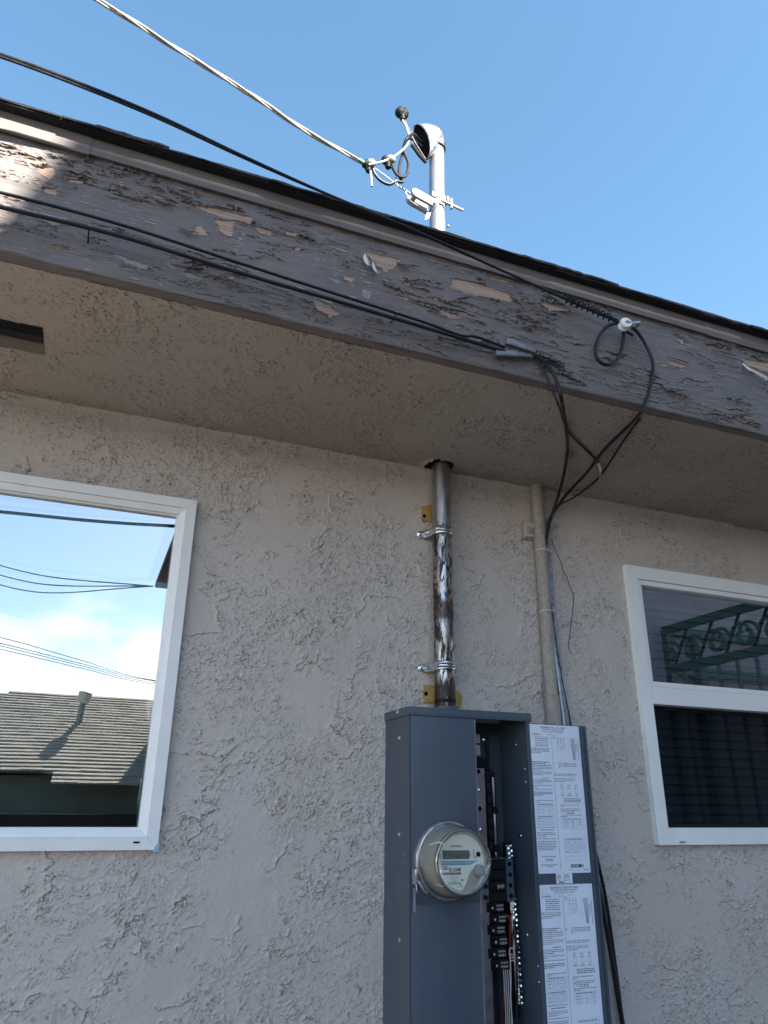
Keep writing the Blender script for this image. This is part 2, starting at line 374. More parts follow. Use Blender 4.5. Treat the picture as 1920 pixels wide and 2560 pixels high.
def text(mb, s, org, size, eu=Vector((1, 0, 0)), ev=Vector((0, 0, 1)), align='LEFT', sx=1.0, bold=0):
    key = (s, align, bold)
    if key not in _tc:
        c = bpy.data.curves.new('t', 'FONT'); c.body = s; c.size = 1; c.align_x = align; c.align_y = 'CENTER'; c.resolution_u = 2; c.offset = bold
        o = bpy.data.objects.new('t', c); COL.objects.link(o); bpy.context.view_layer.update()
        me = bpy.data.meshes.new_from_object(o.evaluated_get(bpy.context.evaluated_depsgraph_get()))
        _tc[key] = ([(v.co.x, v.co.y) for v in me.vertices], [tuple(p.vertices) for p in me.polygons])
        bpy.data.objects.remove(o); bpy.data.curves.remove(c); bpy.data.meshes.remove(me)
    V, F = _tc[key]
    mb.add([org + eu*(x*size*sx) + ev*(y*size) for x, y in V], F)
# ------------------------------------------------------------------ ground
def ground():
    g = MB(); g.rect(0, 0, 0, 0, 0); g = MB().quad((-300, -300, -.02), (300, -300, -.02), (300, 300, -.02), (-300, 300, -.02))
    tag(g.build('ground', 'asphalt', smooth=False), kind='structure', label='bare dry ground around the houses')
    p = MB().box(-9, 6, -13.6, -.02, -.016, .0)
    tag(p.build('concrete_yard', 'concrete', smooth=False), kind='structure', label='grey concrete yard between the houses')
ground()
ZT, ZB = 2.398, 1.497      # window head and foot
ZS = 2.634                 # soffit
FY = -.612                 # face of the fascia
# ------------------------------------------------------------------ the house
house = thing('stucco_house', (0, 0, 0), 'beige stucco house wall with brown peeling fascia and white vinyl windows', 'house')
WL = (-1.25, .205, ZB, ZT); WR = (1.69, 2.75, 1.497, 2.398)
def vnoise(X, Z, seed):     # gradient noise, 0..1
    rng = np.random.RandomState(seed); A = rng.rand(256, 256)*2*np.pi; GX, GZ = np.cos(A), np.sin(A)
    xi = np.floor(X).astype(int); zi = np.floor(Z).astype(int); fx = X-xi; fz = Z-zi
    ux = fx*fx*fx*(fx*(fx*6-15)+10); uz = fz*fz*fz*(fz*(fz*6-15)+10)
    def d(i, j): a = (xi+i) % 256; b = (zi+j) % 256; return GX[a, b]*(fx-i)+GZ[a, b]*(fz-j)
    v = (d(0, 0)*(1-ux)+d(1, 0)*ux)*(1-uz) + (d(0, 1)*(1-ux)+d(1, 1)*ux)*uz
    return np.clip(.5+v*.75, 0, 1)
def fbm(X, Z, seed, o=4, g=.5):
    s = 0; t = 0; amp = 1
    for k in range(o): s = s+amp*vnoise(X*2**k+17*k, Z*2**k+5*k, seed+k); t += amp; amp *= g
    return s/t
def sstep(v, a, b): t = np.clip((v-a)/(b-a), 0, 1); return t*t*(3-2*t)
def pip(X, Z, poly):
    ins = np.zeros(X.shape, bool); n = len(poly)
    for i in range(n):
        x1, z1 = poly[i]; x2, z2 = poly[(i+1) % n]
        if z1 == z2: continue
        c = ((z1 > Z) != (z2 > Z)) & (X < (x2-x1)*(Z-z1)/(z2-z1)+x1); ins ^= c
    return ins
def relief(X, Z, sd, amount, dens, dn, ang, bias=26.):
    ca, sa = math.cos(ang), math.sin(ang)
    wx = (fbm(X*7, Z*7, sd+1, 3)-.5)*.07; wz = (fbm(X*7, Z*7, sd+2, 3)-.5)*.07
    A = (X+wx)*ca+(Z+wz)*sa; B = -(X+wx)*sa+(Z+wz)*ca
    D = sstep(fbm(X*3.4+9, Z*3.4, sd+3, 5, .62), dens-.05, dens+.06)
    g = sstep(fbm(A*34, B*48, sd+4, 2), .42, .53)
    n1 = fbm(A*41, B*56, sd+5, 4, .64); t = n1*5.2+B*bias; fr = t-np.floor(t)
    lip = D*g; saw = (1-fr)**1.6
    n3 = fbm(A*60, B*80, sd+6, 3, .6); t3 = n3*3+B*bias*1.7; f3 = t3-np.floor(t3); lip3 = sstep(fbm(X*4, Z*4+7, sd+15, 3), .40, .56)*sstep(fbm(A*60, B*75, sd+16, 2), .46, .56)
    n2 = fbm(A*6.5, B*10, sd+7, 6, .60); t2 = n2*4.5+B*3; f2 = t2-np.floor(t2)
    g2 = sstep(fbm(X*8+4, Z*8, sd+8, 3), .46, .58)
    gr = fbm(X*110, Z*140, sd+11, 3, .7)
    H = amount*(.0032*saw*lip + .0020*(1-f3)**1.5*lip3 + .0055*((1-f2)**5)*g2 + (.0016+.0052*sstep(fbm(X*4.2+2, Z*4.2, sd+21, 4, .6), .48, .58))*(gr-.5)*(.35+.65*D) + .0060*(fbm(X*5, Z*5, sd+12, 3)-.5) + .0012*D)
    dirt = dn*np.clip(sstep(fr, .83, .97)*lip*.9 + sstep(f3, .80, .97)*lip3*.75 + sstep(f2, .965, 1.0)*g2, 0, 1)  # shade under each ledge put into the colour along with crevice dirt
    return H, dirt
def gridmesh(name, mat, u0, u1, v0, v1, dx, place, fn, skip, extra, parent):
    nu = int((u1-u0)/dx)+1; nv_ = int((v1-v0)/dx)+1
    U, V = np.meshgrid(np.linspace(u0, u1, nu), np.linspace(v0, v1, nv_), indexing='ij'); H, dirt = fn(U, V)
    Vt = place(U, V, H).reshape(-1, 3); I = np.arange(nu*nv_).reshape(nu, nv_)
    uc = (U[:-1, :-1]+U[1:, 1:])/2; vc = (V[:-1, :-1]+V[1:, 1:])/2; keep = ~skip(uc, vc)
    Q = np.stack([I[:-1, :-1], I[1:, :-1], I[1:, 1:], I[:-1, 1:]], -1)[keep]
    n0 = len(Vt)
    if extra.v: Vt = np.concatenate([Vt, np.array(extra.v)]); Q = np.concatenate([Q, np.array(extra.f)+n0])
    me = bpy.data.meshes.new(name); me.vertices.add(len(Vt)); me.vertices.foreach_set('co', Vt.ravel())
    me.loops.add(Q.size); me.loops.foreach_set('vertex_index', Q.ravel().astype(np.int32)); me.polygons.add(len(Q))
    me.polygons.foreach_set('loop_start', np.arange(0, Q.size, 4, dtype=np.int32)); me.polygons.foreach_set('loop_total', np.full(len(Q), 4, dtype=np.int32)); me.update(calc_edges=True)
    ca = me.color_attributes.new('wear_shade', 'FLOAT_COLOR', 'POINT'); C = np.zeros((len(Vt), 4)); C[:, 3] = 1; C[:n0, 0] = dirt.ravel(); ca.data.foreach_set('color', C.ravel())
    me.materials.append(MAT[mat]); me.shade_smooth(); me.set_sharp_from_angle(angle=math.radians(55))
    o = bpy.data.objects.new(name, me); COL.objects.link(o); o.parent = parent; return o
def wall():
    mb = MB(); hx = [WL[0]+.02, WL[1]-.02, WR[0]+.02, WR[1]-.02]; g0, g1, gz = -.56, 2.25, .84
    xs = sorted([-6, g0, g1, 7]+hx); zs = [-.02, gz, ZB+.02, ZT-.02, ZS+.01]
    for i in range(len(xs)-1):
        for j in range(4):
            xc, zc = (xs[i]+xs[i+1])/2, (zs[j]+zs[j+1])/2
            if j == 2 and (hx[0] < xc < hx[1] or hx[2] < xc < hx[3]): continue
            if g0 < xc < g1 and zc > gz: continue
            mb.rect(xs[i], xs[i+1], zs[j], zs[j+1], 0)
    for x0, x1 in ((hx[0], hx[1]), (hx[2], hx[3])):
        z0, z1, t = zs[2], zs[3], .14
        mb.quad((x0, 0, z0), (x0, t, z0), (x0, t, z1), (x0, 0, z1)); mb.quad((x1, 0, z0), (x1, 0, z1), (x1, t, z1), (x1, t, z0))
        mb.quad((x0, 0, z1), (x0, t, z1), (x1, t, z1), (x1, 0, z1)); mb.quad((x0, 0, z0), (x1, 0, z0), (x1, t, z0), (x0, t, z0))
    inw = lambda X, Z: (Z > zs[2]) & (Z < zs[3]) & (((X > hx[0]) & (X < hx[1])) | ((X > hx[2]) & (X < hx[3])))
    def hf(X, Z):
        H, d = relief(X, Z, 200, .76, .49, .95, .25)
        cove = np.clip((Z-(ZS-.03))/.03, 0, 1); H += .012*cove**2
        return H, d
    gridmesh('wall', 'stucco', g0, g1, gz, ZS, .0023, lambda X, Z, H: np.stack([X, -H, Z], -1), hf, inw, mb, house)
wall()
VX, VY0, VY1 = -.227, -.366, -.243   # soffit vent
def soffit():
    mb = MB(); g0, g1 = -.60, 2.35; xs = [-6, -1.2, g0, VX, g1, 7]; ys = [FY+.03, VY0, VY1, .0]; h = .075
    for i in (0, 1, 4):
        for j in range(3):
            if i == 1 and j == 1: continue
            mb.quad((xs[i], ys[j], ZS), (xs[i+1], ys[j], ZS), (xs[i+1], ys[j+1], ZS), (xs[i], ys[j+1], ZS))
    v0, v1 = -1.2, VX
    for (a, b) in (((v0, ys[1]), (v1, ys[1])), ((v1, ys[1]), (v1, ys[2])), ((v1, ys[2]), (v0, ys[2]))):
        mb.quad((*a, ZS-.001), (*b, ZS-.001), (*b, ZS+h), (*a, ZS+h))
    inv = lambda X, Y: (X < v1) & (Y > ys[1]+.002*np.sin(X*60)) & (Y < ys[2]+.0015*np.sin(X*90))
    def hf(X, Y):
        H, d = relief(X, Y, 300, .38, .53, 1.15, 1.2)
        return H, d
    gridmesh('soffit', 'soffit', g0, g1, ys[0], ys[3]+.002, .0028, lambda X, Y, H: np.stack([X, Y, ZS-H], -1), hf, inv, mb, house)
    v = MB().quad((v0, ys[1], ZS+.05), (v1, ys[1], ZS+.05), (v1, ys[2], ZS+.05), (v0, ys[2], ZS+.05))
    vo = v.build('soffit_vent', 'hole', house, smooth=False, label='dark screened vent slot in the soffit')
    sc = MB(); x = -.75
    while x < v1: sc.box(x, x+.0009, ys[1], ys[2], ZS+.030, ZS+.031); x += .0055
    y = ys[1]+.003
    while y < ys[2]: sc.box(-.75, v1, y, y+.0009, ZS+.0315, ZS+.0325); y += .0055
    sc.build('screen', 'screen', vo, smooth=False)
soffit()
# fascia: one height-field board, its paint cracked and scaled off in sheets
WOOD = [[(535, 549), (587, 555), (581, 594), (557, 586), (546, 568)], [(489, 566), (501, 562), (510, 573), (512, 582), (527, 590), (501, 588), (483, 586)],
        [(470, 513), (520, 519), (629, 544), (624, 561), (549, 544), (500, 523)], [(631, 566), (680, 579), (675, 590), (650, 583)], [(101, 422), (135, 418), (139, 437), (124, 451), (99, 434)],
        [(105, 470), (139, 472), (139, 490), (114, 485)], [(375, 485), (418, 498), (422, 503), (388, 495)], [(640, 669), (668, 675), (665, 683), (640, 679)],
        [(911, 631), (999, 650), (987, 669), (963, 682), (948, 669), (927, 648)], [(1130, 697), (1180, 706), (1271, 734), (1279, 759), (1212, 745), (1127, 720)],
        [(712, 578), (741, 583), (740, 593), (713, 588)], [(739, 714), (840, 748), (830, 761), (760, 731)], [(777, 749), (819, 762), (853, 787), (824, 794), (794, 774)],
        [(730, 618), (752, 621), (745, 630)], [(1339, 754), (1387, 766), (1445, 781), (1374, 777)], [(1853, 897), (1925, 911), (1925, 935), (1864, 911)],
        [(1666, 902), (1701, 909), (1723, 919), (1685, 918)], [(168, 442), (212, 452), (208, 461), (175, 457)], [(858, 690), (885, 697), (880, 706), (858, 700)],
        [(1690, 848), (1712, 852), (1705, 862)], [(870, 738), (890, 742), (884, 752)], [(1106, 780), (1130, 786), (1160, 798), (1120, 797)], [(60, 395), (110, 405), (118, 414), (70, 408)]]
PRIM = [[(274, 633), (300, 639), (372, 666), (366, 674), (310, 656)], [(409, 652), (428, 660), (440, 674), (420, 668)], [(443, 678), (505, 692), (501, 702), (476, 696)],
        [(548, 659), (583, 667), (581, 678), (546, 667)], [(50, 519), (169, 547), (160, 556), (100, 541)], [(815, 692), (850, 703), (845, 709)], [(905, 724), (928, 730), (924, 748), (905, 740)],
        [(1127, 705), (1150, 712), (1200, 745), (1127, 722)], [(950, 695), (978, 703), (968, 706)], [(868, 708), (890, 713), (885, 718)], [(1095, 775), (1110, 778), (1135, 796), (1108, 790)],
        [(560, 690), (590, 695), (575, 699)], [(20, 640), (45, 645), (40, 650)], [(395, 706), (412, 712), (400, 716)], [(620, 760), (640, 766), (634, 768)]]
def fascia():
    x0, x1, z0, z1 = -.62, 2.25, ZS, 2.946
    nx = int((x1-x0)/.0025)+1; nz = int((z1-z0)/.0013)+1
    X, Z = np.meshgrid(np.linspace(x0, x1, nx), np.linspace(z0, z1, nz), indexing='ij')
    wx = (fbm(X*60, Z*90, 11, 3)-.5)*.014; wz = (fbm(X*50, Z*110, 21, 3)-.5)*.007
    wood = np.zeros(X.shape); prim = np.zeros(X.shape)
    for L, A in ((WOOD, wood), (PRIM, prim)):
        for pl in L:
            q = [(lambda v: (v.x, v.z))(P(a, b, FY)) for a, b in pl]; A[pip(X+wx, Z+wz, q)] = 1
    # small scales along the grain
    dn = fbm(X*2.3, Z*9, 31, 3)
    fine = fbm(X*26, Z*230, 41, 3); fine2 = fbm(X*11, Z*130, 51, 4)
    prim[(fine > .685) & (dn > .54)] = 1
    wood[(fine2 > .68) & (dn > .54)] = 1
    weath = (Z > 2.925-.03*fbm(X*3, Z*0, 61, 3)) & (fbm(X*20, Z*260, 71, 3) > .55)
    paint = 1-np.maximum(wood, prim*.7)
    # overlapping paint sheets: terraces of a stretched noise, lifted at their lower lip
    t = fbm(X*9+wx*30, Z*50+wz*110, 81, 4, .5)*7+Z*42; fr = t-np.floor(t); g = sstep(fbm(X*2.6, Z*11, 91, 3), .51, .59)
    g2 = sstep(fbm(X*10, Z*60, 95, 3), .43, .53); g = g*g2
    lift = np.exp(-fr/.22)*g
    tb = (fbm(X*4.0+wx*16, Z*24+wz*60, 181, 4, .5)*5.0+Z*20); fb = tb-np.floor(tb); gb = sstep(fbm(X*1.7+3, Z*7, 191, 3), .50, .57)*sstep(fbm(X*6, Z*20, 193, 3), .38, .47)
    # broad smooth lifted blisters
    bl = sstep(fbm(X*5, Z*16, 99, 2), .58, .75)
    def blur(A, r):
        for ax in (0, 1):
            c = np.cumsum(np.pad(A, [(r+1, r) if k == ax else (0, 0) for k in (0, 1)], mode='edge'), axis=ax)
            A = (np.take(c, range(2*r+1, c.shape[ax]), axis=ax)-np.take(c, range(0, c.shape[ax]-2*r-1), axis=ax))/(2*r+1)
        return A
    near = blur(wood, 6)
    H = .0007*paint + paint*(.0034*lift + .0006*g*fr + .0085*np.exp(-fb/.20)*gb*(.35+.65*sstep(fbm(X*9, Z*14, 195, 2), .35, .65)) + .0015*bl + .0045*near*sstep(fbm(X*30, Z*60, 5, 2), .35, .7))
    H += .0004*fbm(X*12, Z*300, 7, 3)
    edge = np.minimum(Z-z0, .004); H -= .0015*(1-edge/.004)
    bare = (fb > .90) & (fbm(X*9, Z*25, 197, 3) > .53) & (gb > .6); wood[bare & (fbm(X*4, Z*9, 199, 2) > .47)] = 1; prim[bare & (wood < .5)] = 1
    dirt = np.clip(sstep(fb, .93, .98)*gb*.85*paint + sstep(fr, .88, .96)*g*paint*.6 + .5*weath + .25*sstep(fbm(X*3, Z*5, 15, 3), .6, .8)*0, 0, 1)  # shade under lifted paint put into the colour, plus dirt and weathering
    # dark crack right under the lip of each bare patch
    rim = np.clip((np.roll(wood, -2, axis=1)-wood), 0, 1)*paint; dirt = np.maximum(dirt, rim*.8)
    V = np.stack([X, FY-H, Z], -1).reshape(-1, 3)
    I = np.arange(nx*nz).reshape(nx, nz)
    Q = np.stack([I[:-1, :-1], I[1:, :-1], I[1:, 1:], I[:-1, 1:]], -1).reshape(-1, 4)
    nv = len(V); ext = []; extf = []
    def bx(a, b, y0, y1, c, d):
        o = nv+len(ext); ext.extend([(a, y0, c), (b, y0, c), (b, y1, c), (a, y1, c), (a, y0, d), (b, y0, d), (b, y1, d), (a, y1, d)])
        extf.extend([(o+i for i in q) for q in ((0, 3, 2, 1), (4, 5, 6, 7), (0, 1, 5, 4), (2, 3, 7, 6), (1, 2, 6, 5), (3, 0, 4, 7))])
    bx(-6, x0, FY, FY+.03, z0, z1); bx(x1, 7, FY, FY+.03, z0, z1); bx(x0, x1, FY+.002, FY+.03, z0+.0005, z1)
    V = np.concatenate([V, np.array(ext)]); F = np.concatenate([Q, np.array([list(q) for q in extf])])
    me = bpy.data.meshes.new('fascia_board'); me.vertices.add(len(V)); me.vertices.foreach_set('co', V.ravel())
    me.loops.add(F.size); me.loops.foreach_set('vertex_index', F.ravel().astype(np.int32))
    me.polygons.add(len(F)); me.polygons.foreach_set('loop_start', np.arange(0, F.size, 4, dtype=np.int32))
    me.polygons.foreach_set('loop_total', np.full(len(F), 4, dtype=np.int32)); me.update(calc_edges=True)
    ca = me.color_attributes.new('wear_shade', 'FLOAT_COLOR', 'POINT'); C = np.zeros((len(V), 4)); C[:, 3] = 1
    C[:nv, 0] = wood.ravel(); C[:nv, 1] = prim.ravel(); C[:nv, 2] = dirt.ravel(); ca.data.foreach_set('color', C.ravel())
    me.materials.append(MAT['fascia']); me.shade_smooth(); me.set_sharp_from_angle(angle=math.radians(40))
    o = bpy.data.objects.new('fascia_board', me); COL.objects.link(o); o.parent = house
    o['label'] = 'brown painted fascia board with cracked and peeling paint showing bare wood'
    # curled strips of paint hanging off the board
    def curl(path, wpx, mat='curl', out=.012, lab=None):
        n = len(path); V = []; F = []
        for i, (a, b) in enumerate(path):
            q = i/(n-1); p = P(a, b, FY-.003-out*math.sin(q*2.0)); ww = wpx[i]
            for k, e in enumerate((-1, 0, 1)): V.append(p+Vector((e*ww, -.003*(1-abs(e)), e*ww*.3)))
        for i in range(n-1):
            for k in (0, 1): F.append((i*3+k, i*3+k+1, (i+1)*3+k+1, (i+1)*3+k))
        m = MB().add(V, F).build('peeling_paint', mat, o)
        sl = m.modifiers.new('s', 'SOLIDIFY'); sl.thickness = .0007
        if lab: m['label'] = lab
    curl([(912, 635), (913, 645), (918, 655), (924, 666)], [.002, .006, .007, .004], lab='pale curled strip of paint hanging from the bare wood')
    curl([(932, 656), (934, 666), (939, 677), (948, 686)], [.002, .005, .004, .001])
    curl([(918, 666), (920, 680), (919, 692), (923, 703)], [.001, .0012, .001, .0004], 'flake', .006)
    curl([(1857, 909), (1872, 922), (1890, 930), (1908, 941), (1922, 952)], [.003, .008, .009, .012, .012], out=.018, lab='large pale curl of paint at the right end of the board')
    curl([(992, 655), (1010, 660), (1030, 663), (1050, 668)], [.002, .009, .006, .001], 'flake', .014)
    curl([(445, 568), (462, 572), (478, 578), (487, 582)], [.001, .006, .010, .010], 'flake', .010)
    curl([(140, 440), (160, 447), (180, 450), (208, 452)], [.001, .004, .005, .002], 'flake', .008)
    curl([(384, 497), (400, 500), (420, 508), (436, 514)], [.001, .006, .007, .004], 'flake', .010)
    curl([(1780, 876), (1800, 878), (1820, 884), (1840, 890)], [.002, .007, .010, .008], 'flake', .010)
    curl([(1670, 893), (1690, 897), (1710, 904), (1722, 910)], [.001, .005, .004, .001], 'flake', .010)
fascia()
def eave():
    d = MB()   # folded metal drip edge; a second length laps over the first at the left
    for a, b, e in ((-6, -.175, .0015), (-.19, 1.6, 0), (1.59, 7, .001)):
        d.box(a, b, FY-.006-e, FY-.0045-e, 2.941-e*2, 3.000); d.box(a, b, FY-.011-e, FY-.0045-e, 2.9395-e*3, 2.9425-e*2)
    d.build('drip_edge', 'drip', house, smooth=False)
    # thin backing strip behind the drip edge
    b = MB().box(-6, 7, FY-.003, FY+.03, 2.948, 2.998); b.build('trim_board', 'drip', house, smooth=False)
    # roof: tilted slab plus individual tabs in courses
    sl = .30; r = MB()
    def zz(y): return 2.9985 + (y-(FY-.03))*sl
    r.quad((-6, FY-.02, zz(FY-.02)-.006), (7, FY-.02, zz(FY-.02)-.006), (7, 3, zz(3)-.006), (-6, 3, zz(3)-.006))
    ro = r.build('roof', 'shingle', house, smooth=False)
    rng = random.Random(5); c = MB()
    for layer, (yo, th, st) in enumerate(((-.036, .003, 0), (-.033, .004, .11))):
        x = -6+st
        while x < 7:
            wd = rng.choice((.16, .2, .24, .3)); yy = FY+yo+rng.uniform(-.004, .004); up = .0045*layer+rng.uniform(0, .0012)
            a0 = zz(yy)-.0035+up; a1 = zz(.2)-.0035+up; t = th+rng.uniform(0, .003)
            nseg = 8; V = []
            for k in range(nseg+1):
                xx = x+wd*.992*k/nseg; e = rng.uniform(-.0018, .0018)
                V += [(xx, yy+e, a0), (xx, .2, a1), (xx, yy+e, a0+t), (xx, .2, a1+t)]
            F = []
            for k in range(nseg):
                o = k*4; F += [(o, o+4, o+5, o+1), (o+2, o+3, o+7, o+6), (o, o+2, o+6, o+4)]
            F += [(0, 1, 3, 2), (nseg*4, nseg*4+2, nseg*4+3, nseg*4+1)]
            c.add(V, F); x += wd
    x = -6.0   # second course, laid back from the eave and thicker under some tabs
    while x < 7:
        wd = rng.choice((.14, .22, .28)); t = rng.choice((.0025, .006)); y0 = FY+.012
        if rng.random() < .55: c.box(x, x+wd*.98, y0-.04, .3, 0, t, M4=Matrix(((1, 0, 0, 0), (0, 1, 0, 0), (0, sl, 1, zz(0)+.0035), (0, 0, 0, 1))))
        x += wd
    c.build('shingles', 'shingle', ro, smooth=False)
    ft = MB().box(-6, 7, FY-.030, FY+.1, 2.9905, 2.9985); ft.build('starter_strip', 'shingle', ro, smooth=False)
eave()
# ------------------------------------------------------------------ windows
def ring(mb, x0, x1, z0, z1, w, y0, y1, bev=.001):
    mb.box(x0, x1, y0, y1, z1-w, z1, bev); mb.box(x0, x1, y0, y1, z0, z0+w, bev)
    mb.box(x0, x0+w, y0, y1, z0+w, z1-w, bev); mb.box(x1-w, x1, y0, y1, z0+w, z1-w, bev)
def mitre_ring(mb, x0, x1, z0, z1, w, y0, y1, slope=0, gap=.0007):   # mitred profiles with hairline joints
    o = [(x0, z0), (x1, z0), (x1, z1), (x0, z1)]; i = [(x0+w, z0+w), (x1-w, z0+w), (x1-w, z1-w), (x0+w, z1-w)]
    for k in range(4):
        a, b, c, d = o[k], o[(k+1) % 4], i[(k+1) % 4], i[k]
        cx = (a[0]+b[0]+c[0]+d[0])/4; cz = (a[1]+b[1]+c[1]+d[1])/4
        lx, lz = abs(b[0]-a[0]), abs(b[1]-a[1]); fx = 1-gap/max(lx, .01) if lx > lz else 1; fz = 1-gap/max(lz, .01) if lz > lx else 1
        q = [((p[0]-cx)*fx+cx, (p[1]-cz)*fz+cz) for p in (a, b, c, d)]
        ys = (y0, y0, y0+slope, y0+slope); V = [(q[n][0], ys[n], q[n][1]) for n in range(4)] + [(q[n][0], y1, q[n][1]) for n in range(4)]
        mb.add(V, [(0, 1, 2, 3), (7, 6, 5, 4), (0, 4, 5, 1), (1, 5, 6, 2), (2, 6, 7, 3), (3, 7, 4, 0)])
def window_left():
    x0, x1, z0, z1 = WL
    wn = MB(); mitre_ring(wn, x0, x1, z0, z1, .027, -.020, .05, -.001)
    w0 = wn.build('window', 'vinyl', house, smooth=False, label='large fixed picture window reflecting sky and a shingled roof')
    f = MB(); mitre_ring(f, x0+.0275, x1-.0275, z0+.0275, z1-.0275, .017, -.015, .05, .006)
    ring(f, x0+.0445, x1-.0445, z0+.0445, z1-.0445, .004, .000, .06, 0)
    f.build('glazing_bead', 'vinyl', w0, smooth=False)
    g = MB(); ring(g, x0+.0262, x1-.0262, z0+.0262, z1-.0262, .0026, -.0135, .03, 0); g.build('joint', 'vinyl_gap', w0, smooth=False)
    gl = MB().rect(x0+.04, x1-.04, z0+.04, z1-.04, .012); gl.build('pane', 'glass', w0, smooth=False)
    g2 = MB().rect(x0+.04, x1-.04, z0+.04, z1-.04, 0)
    a = math.radians(.7); g2.v = [(v[0], .030+(v[2]-ZB)*math.tan(a)*-.4+(v[0]-x0)*math.tan(a)*.5, v[2]) for v in g2.v]
    g2.build('inner_pane', 'glass2', w0, smooth=False)
    wp = MB(); px = P(741, 0, 0) and P(341, 2106, -.021); wp.box(px.x-.007, px.x+.007, -.0222, -.019, px.z-.002, px.z+.002); wp.build('weep_slot', 'hole', w0, smooth=False)
    tp = MB().prism([(x1-.010, z0-.004), (x1+.003, z0-.004), (x1+.003, z0+.016), (x1-.006, z0+.010)], -.0235, -.016)
    tp.build('protective_film', 'bluetape', w0, smooth=False)
    cur = MB(); n = 60       # dark curtain and room behind the glass
    V = []; F = []
    room = MB(); room.box(x0-.4, x1+.35, .14, 3.0, z0-.6, z1+.2)
    room.f = [f for f in room.f]; r = room.build('room', 'room', house, smooth=False)
    bm = bmesh.new(); bm.from_mesh(r.data)
    for f_ in list(bm.faces):
        if abs(f_.normal.y) > .9 and f_.calc_center_median().y < .2: bm.faces.remove(f_)
    bm.to_mesh(r.data); bm.free()
window_left()
def blinds(x0, x1, z0, z1, y, parent, pitch=.030):
    b = MB(); z = z0
    while z < z1:
        b.quad((x0, y, z), (x1, y, z), (x1, y+.012, z+pitch*.985), (x0, y+.012, z+pitch*.985)); z += pitch
    b.build('blind', 'blind', parent, smooth=False)
def window_right():
    x0, x1, z0, z1 = WR
    wn = MB(); mitre_ring(wn, x0, x1, z0, z1, .046, -.020, .05, .001)
    w0 = wn.build('window', 'vinyl', house, smooth=False, label='single hung vinyl window with blinds behind the glass')
    zr1, zr0 = 1.985, 1.922       # meeting rail
    f = MB()
    ring(f, x0+.0465, x1-.0465, zr1-.006, z1-.0465, .018, -.012, .05, .0015)
    f.build('upper_sash', 'vinyl', w0, smooth=False)
    r = MB().box(x0+.0465, x1-.0465, -.018, .03, zr0, zr1-.0065, .0015); r.build('meeting_rail', 'vinyl', w0, smooth=False)
    g = MB(); ring(g, x0+.0455, x1-.0455, zr1-.007, z1-.0455, .0022, -.0125, .03, 0); g.build('joint', 'vinyl_gap', w0, smooth=False)
    s = MB(); ring(s, x0+.0465, x1-.0465, z0+.0465, zr0-.0005, .012, .022, .05, .001); s.build('lower_sash', 'blackp', w0, smooth=False)
    tr = MB().box(x0+.0465, x1-.0465, -.006, .045, z0+.040, z0+.0465+.002, .0008); tr.build('track', 'vinyl', w0, smooth=False)
    MB().rect(x0+.06, x1-.06, zr1+.008, z1-.06, .012).build('pane', 'glassup', w0, smooth=False)
    MB().rect(x0+.05, x1-.05, z0+.045, zr0, .028).build('pane', 'glassdark', w0, smooth=False, label='lower pane darkened by an insect screen')
    sc = MB(); MB()
    blinds(x0+.05, x1-.05, z0, z1, .075, w0)
    wx = P(1707, 2105, -.021)
    q = MB(); ring(q, wx.x-.014, wx.x+.014, wx.z-.0045, wx.z+.0045, .0014, -.0222, -.019, 0); q.build('weep_cover', 'vinyl', w0, smooth=False)
    MB().box(wx.x-.010, wx.x+.010, -.0212, -.019, wx.z-.0012, wx.z+.0012).build('weep_slot', 'hole', w0, smooth=False)
    room = MB().box(x0-.2, x1+.3, .14, 2.6, z0-.4, z1+.2); r = room.build('room', 'room', house, smooth=False)
    bm = bmesh.new(); bm.from_mesh(r.data)
    for f_ in list(bm.faces):
        if abs(f_.normal.y) > .9 and f_.calc_center_median().y < .2: bm.faces.remove(f_)
    bm.to_mesh(r.data); bm.free()
MAT['glassup'] = glass('upper_glass', .44, (.85, .95, 1.0))
window_right()
# yellow patches of old paint left where earlier fittings were
def patch(pts, screw=None):
    poly = [(lambda v: (v.x, v.z))(P(a, b, 0)) for a, b in pts]
    rng = random.Random(len(pts)+int(pts[0][0])); rough = []
    for i in range(len(poly)):
        a, b = poly[i], poly[(i+1) % len(poly)]
        for k in range(5): t = k/5; rough.append((a[0]+(b[0]-a[0])*t+rng.uniform(-.0012, .0012), a[1]+(b[1]-a[1])*t+rng.uniform(-.0012, .0012)))
    o = MB().prism(rough, -.0075, .001).build('paint_patch', 'yellow', house, smooth=False, label='ochre patch of old paint on the stucco')
    if screw:
        c = P(*screw, -.008); MB().lathe([(.006, 0), (.0058, .001), (.002, .0016)], c, (0, -1, 0), 16).build('screw', 'hole', o)
patch([(1051, 1268), (1092, 1266), (1092, 1308), (1054, 1306)], (1061, 1290))
patch([(1057, 1712), (1095, 1716), (1095, 1758), (1057, 1757)], (1065, 1734))
patch([(1133, 1724), (1146, 1728), (1153, 1740), (1150, 1767), (1137, 1768)])
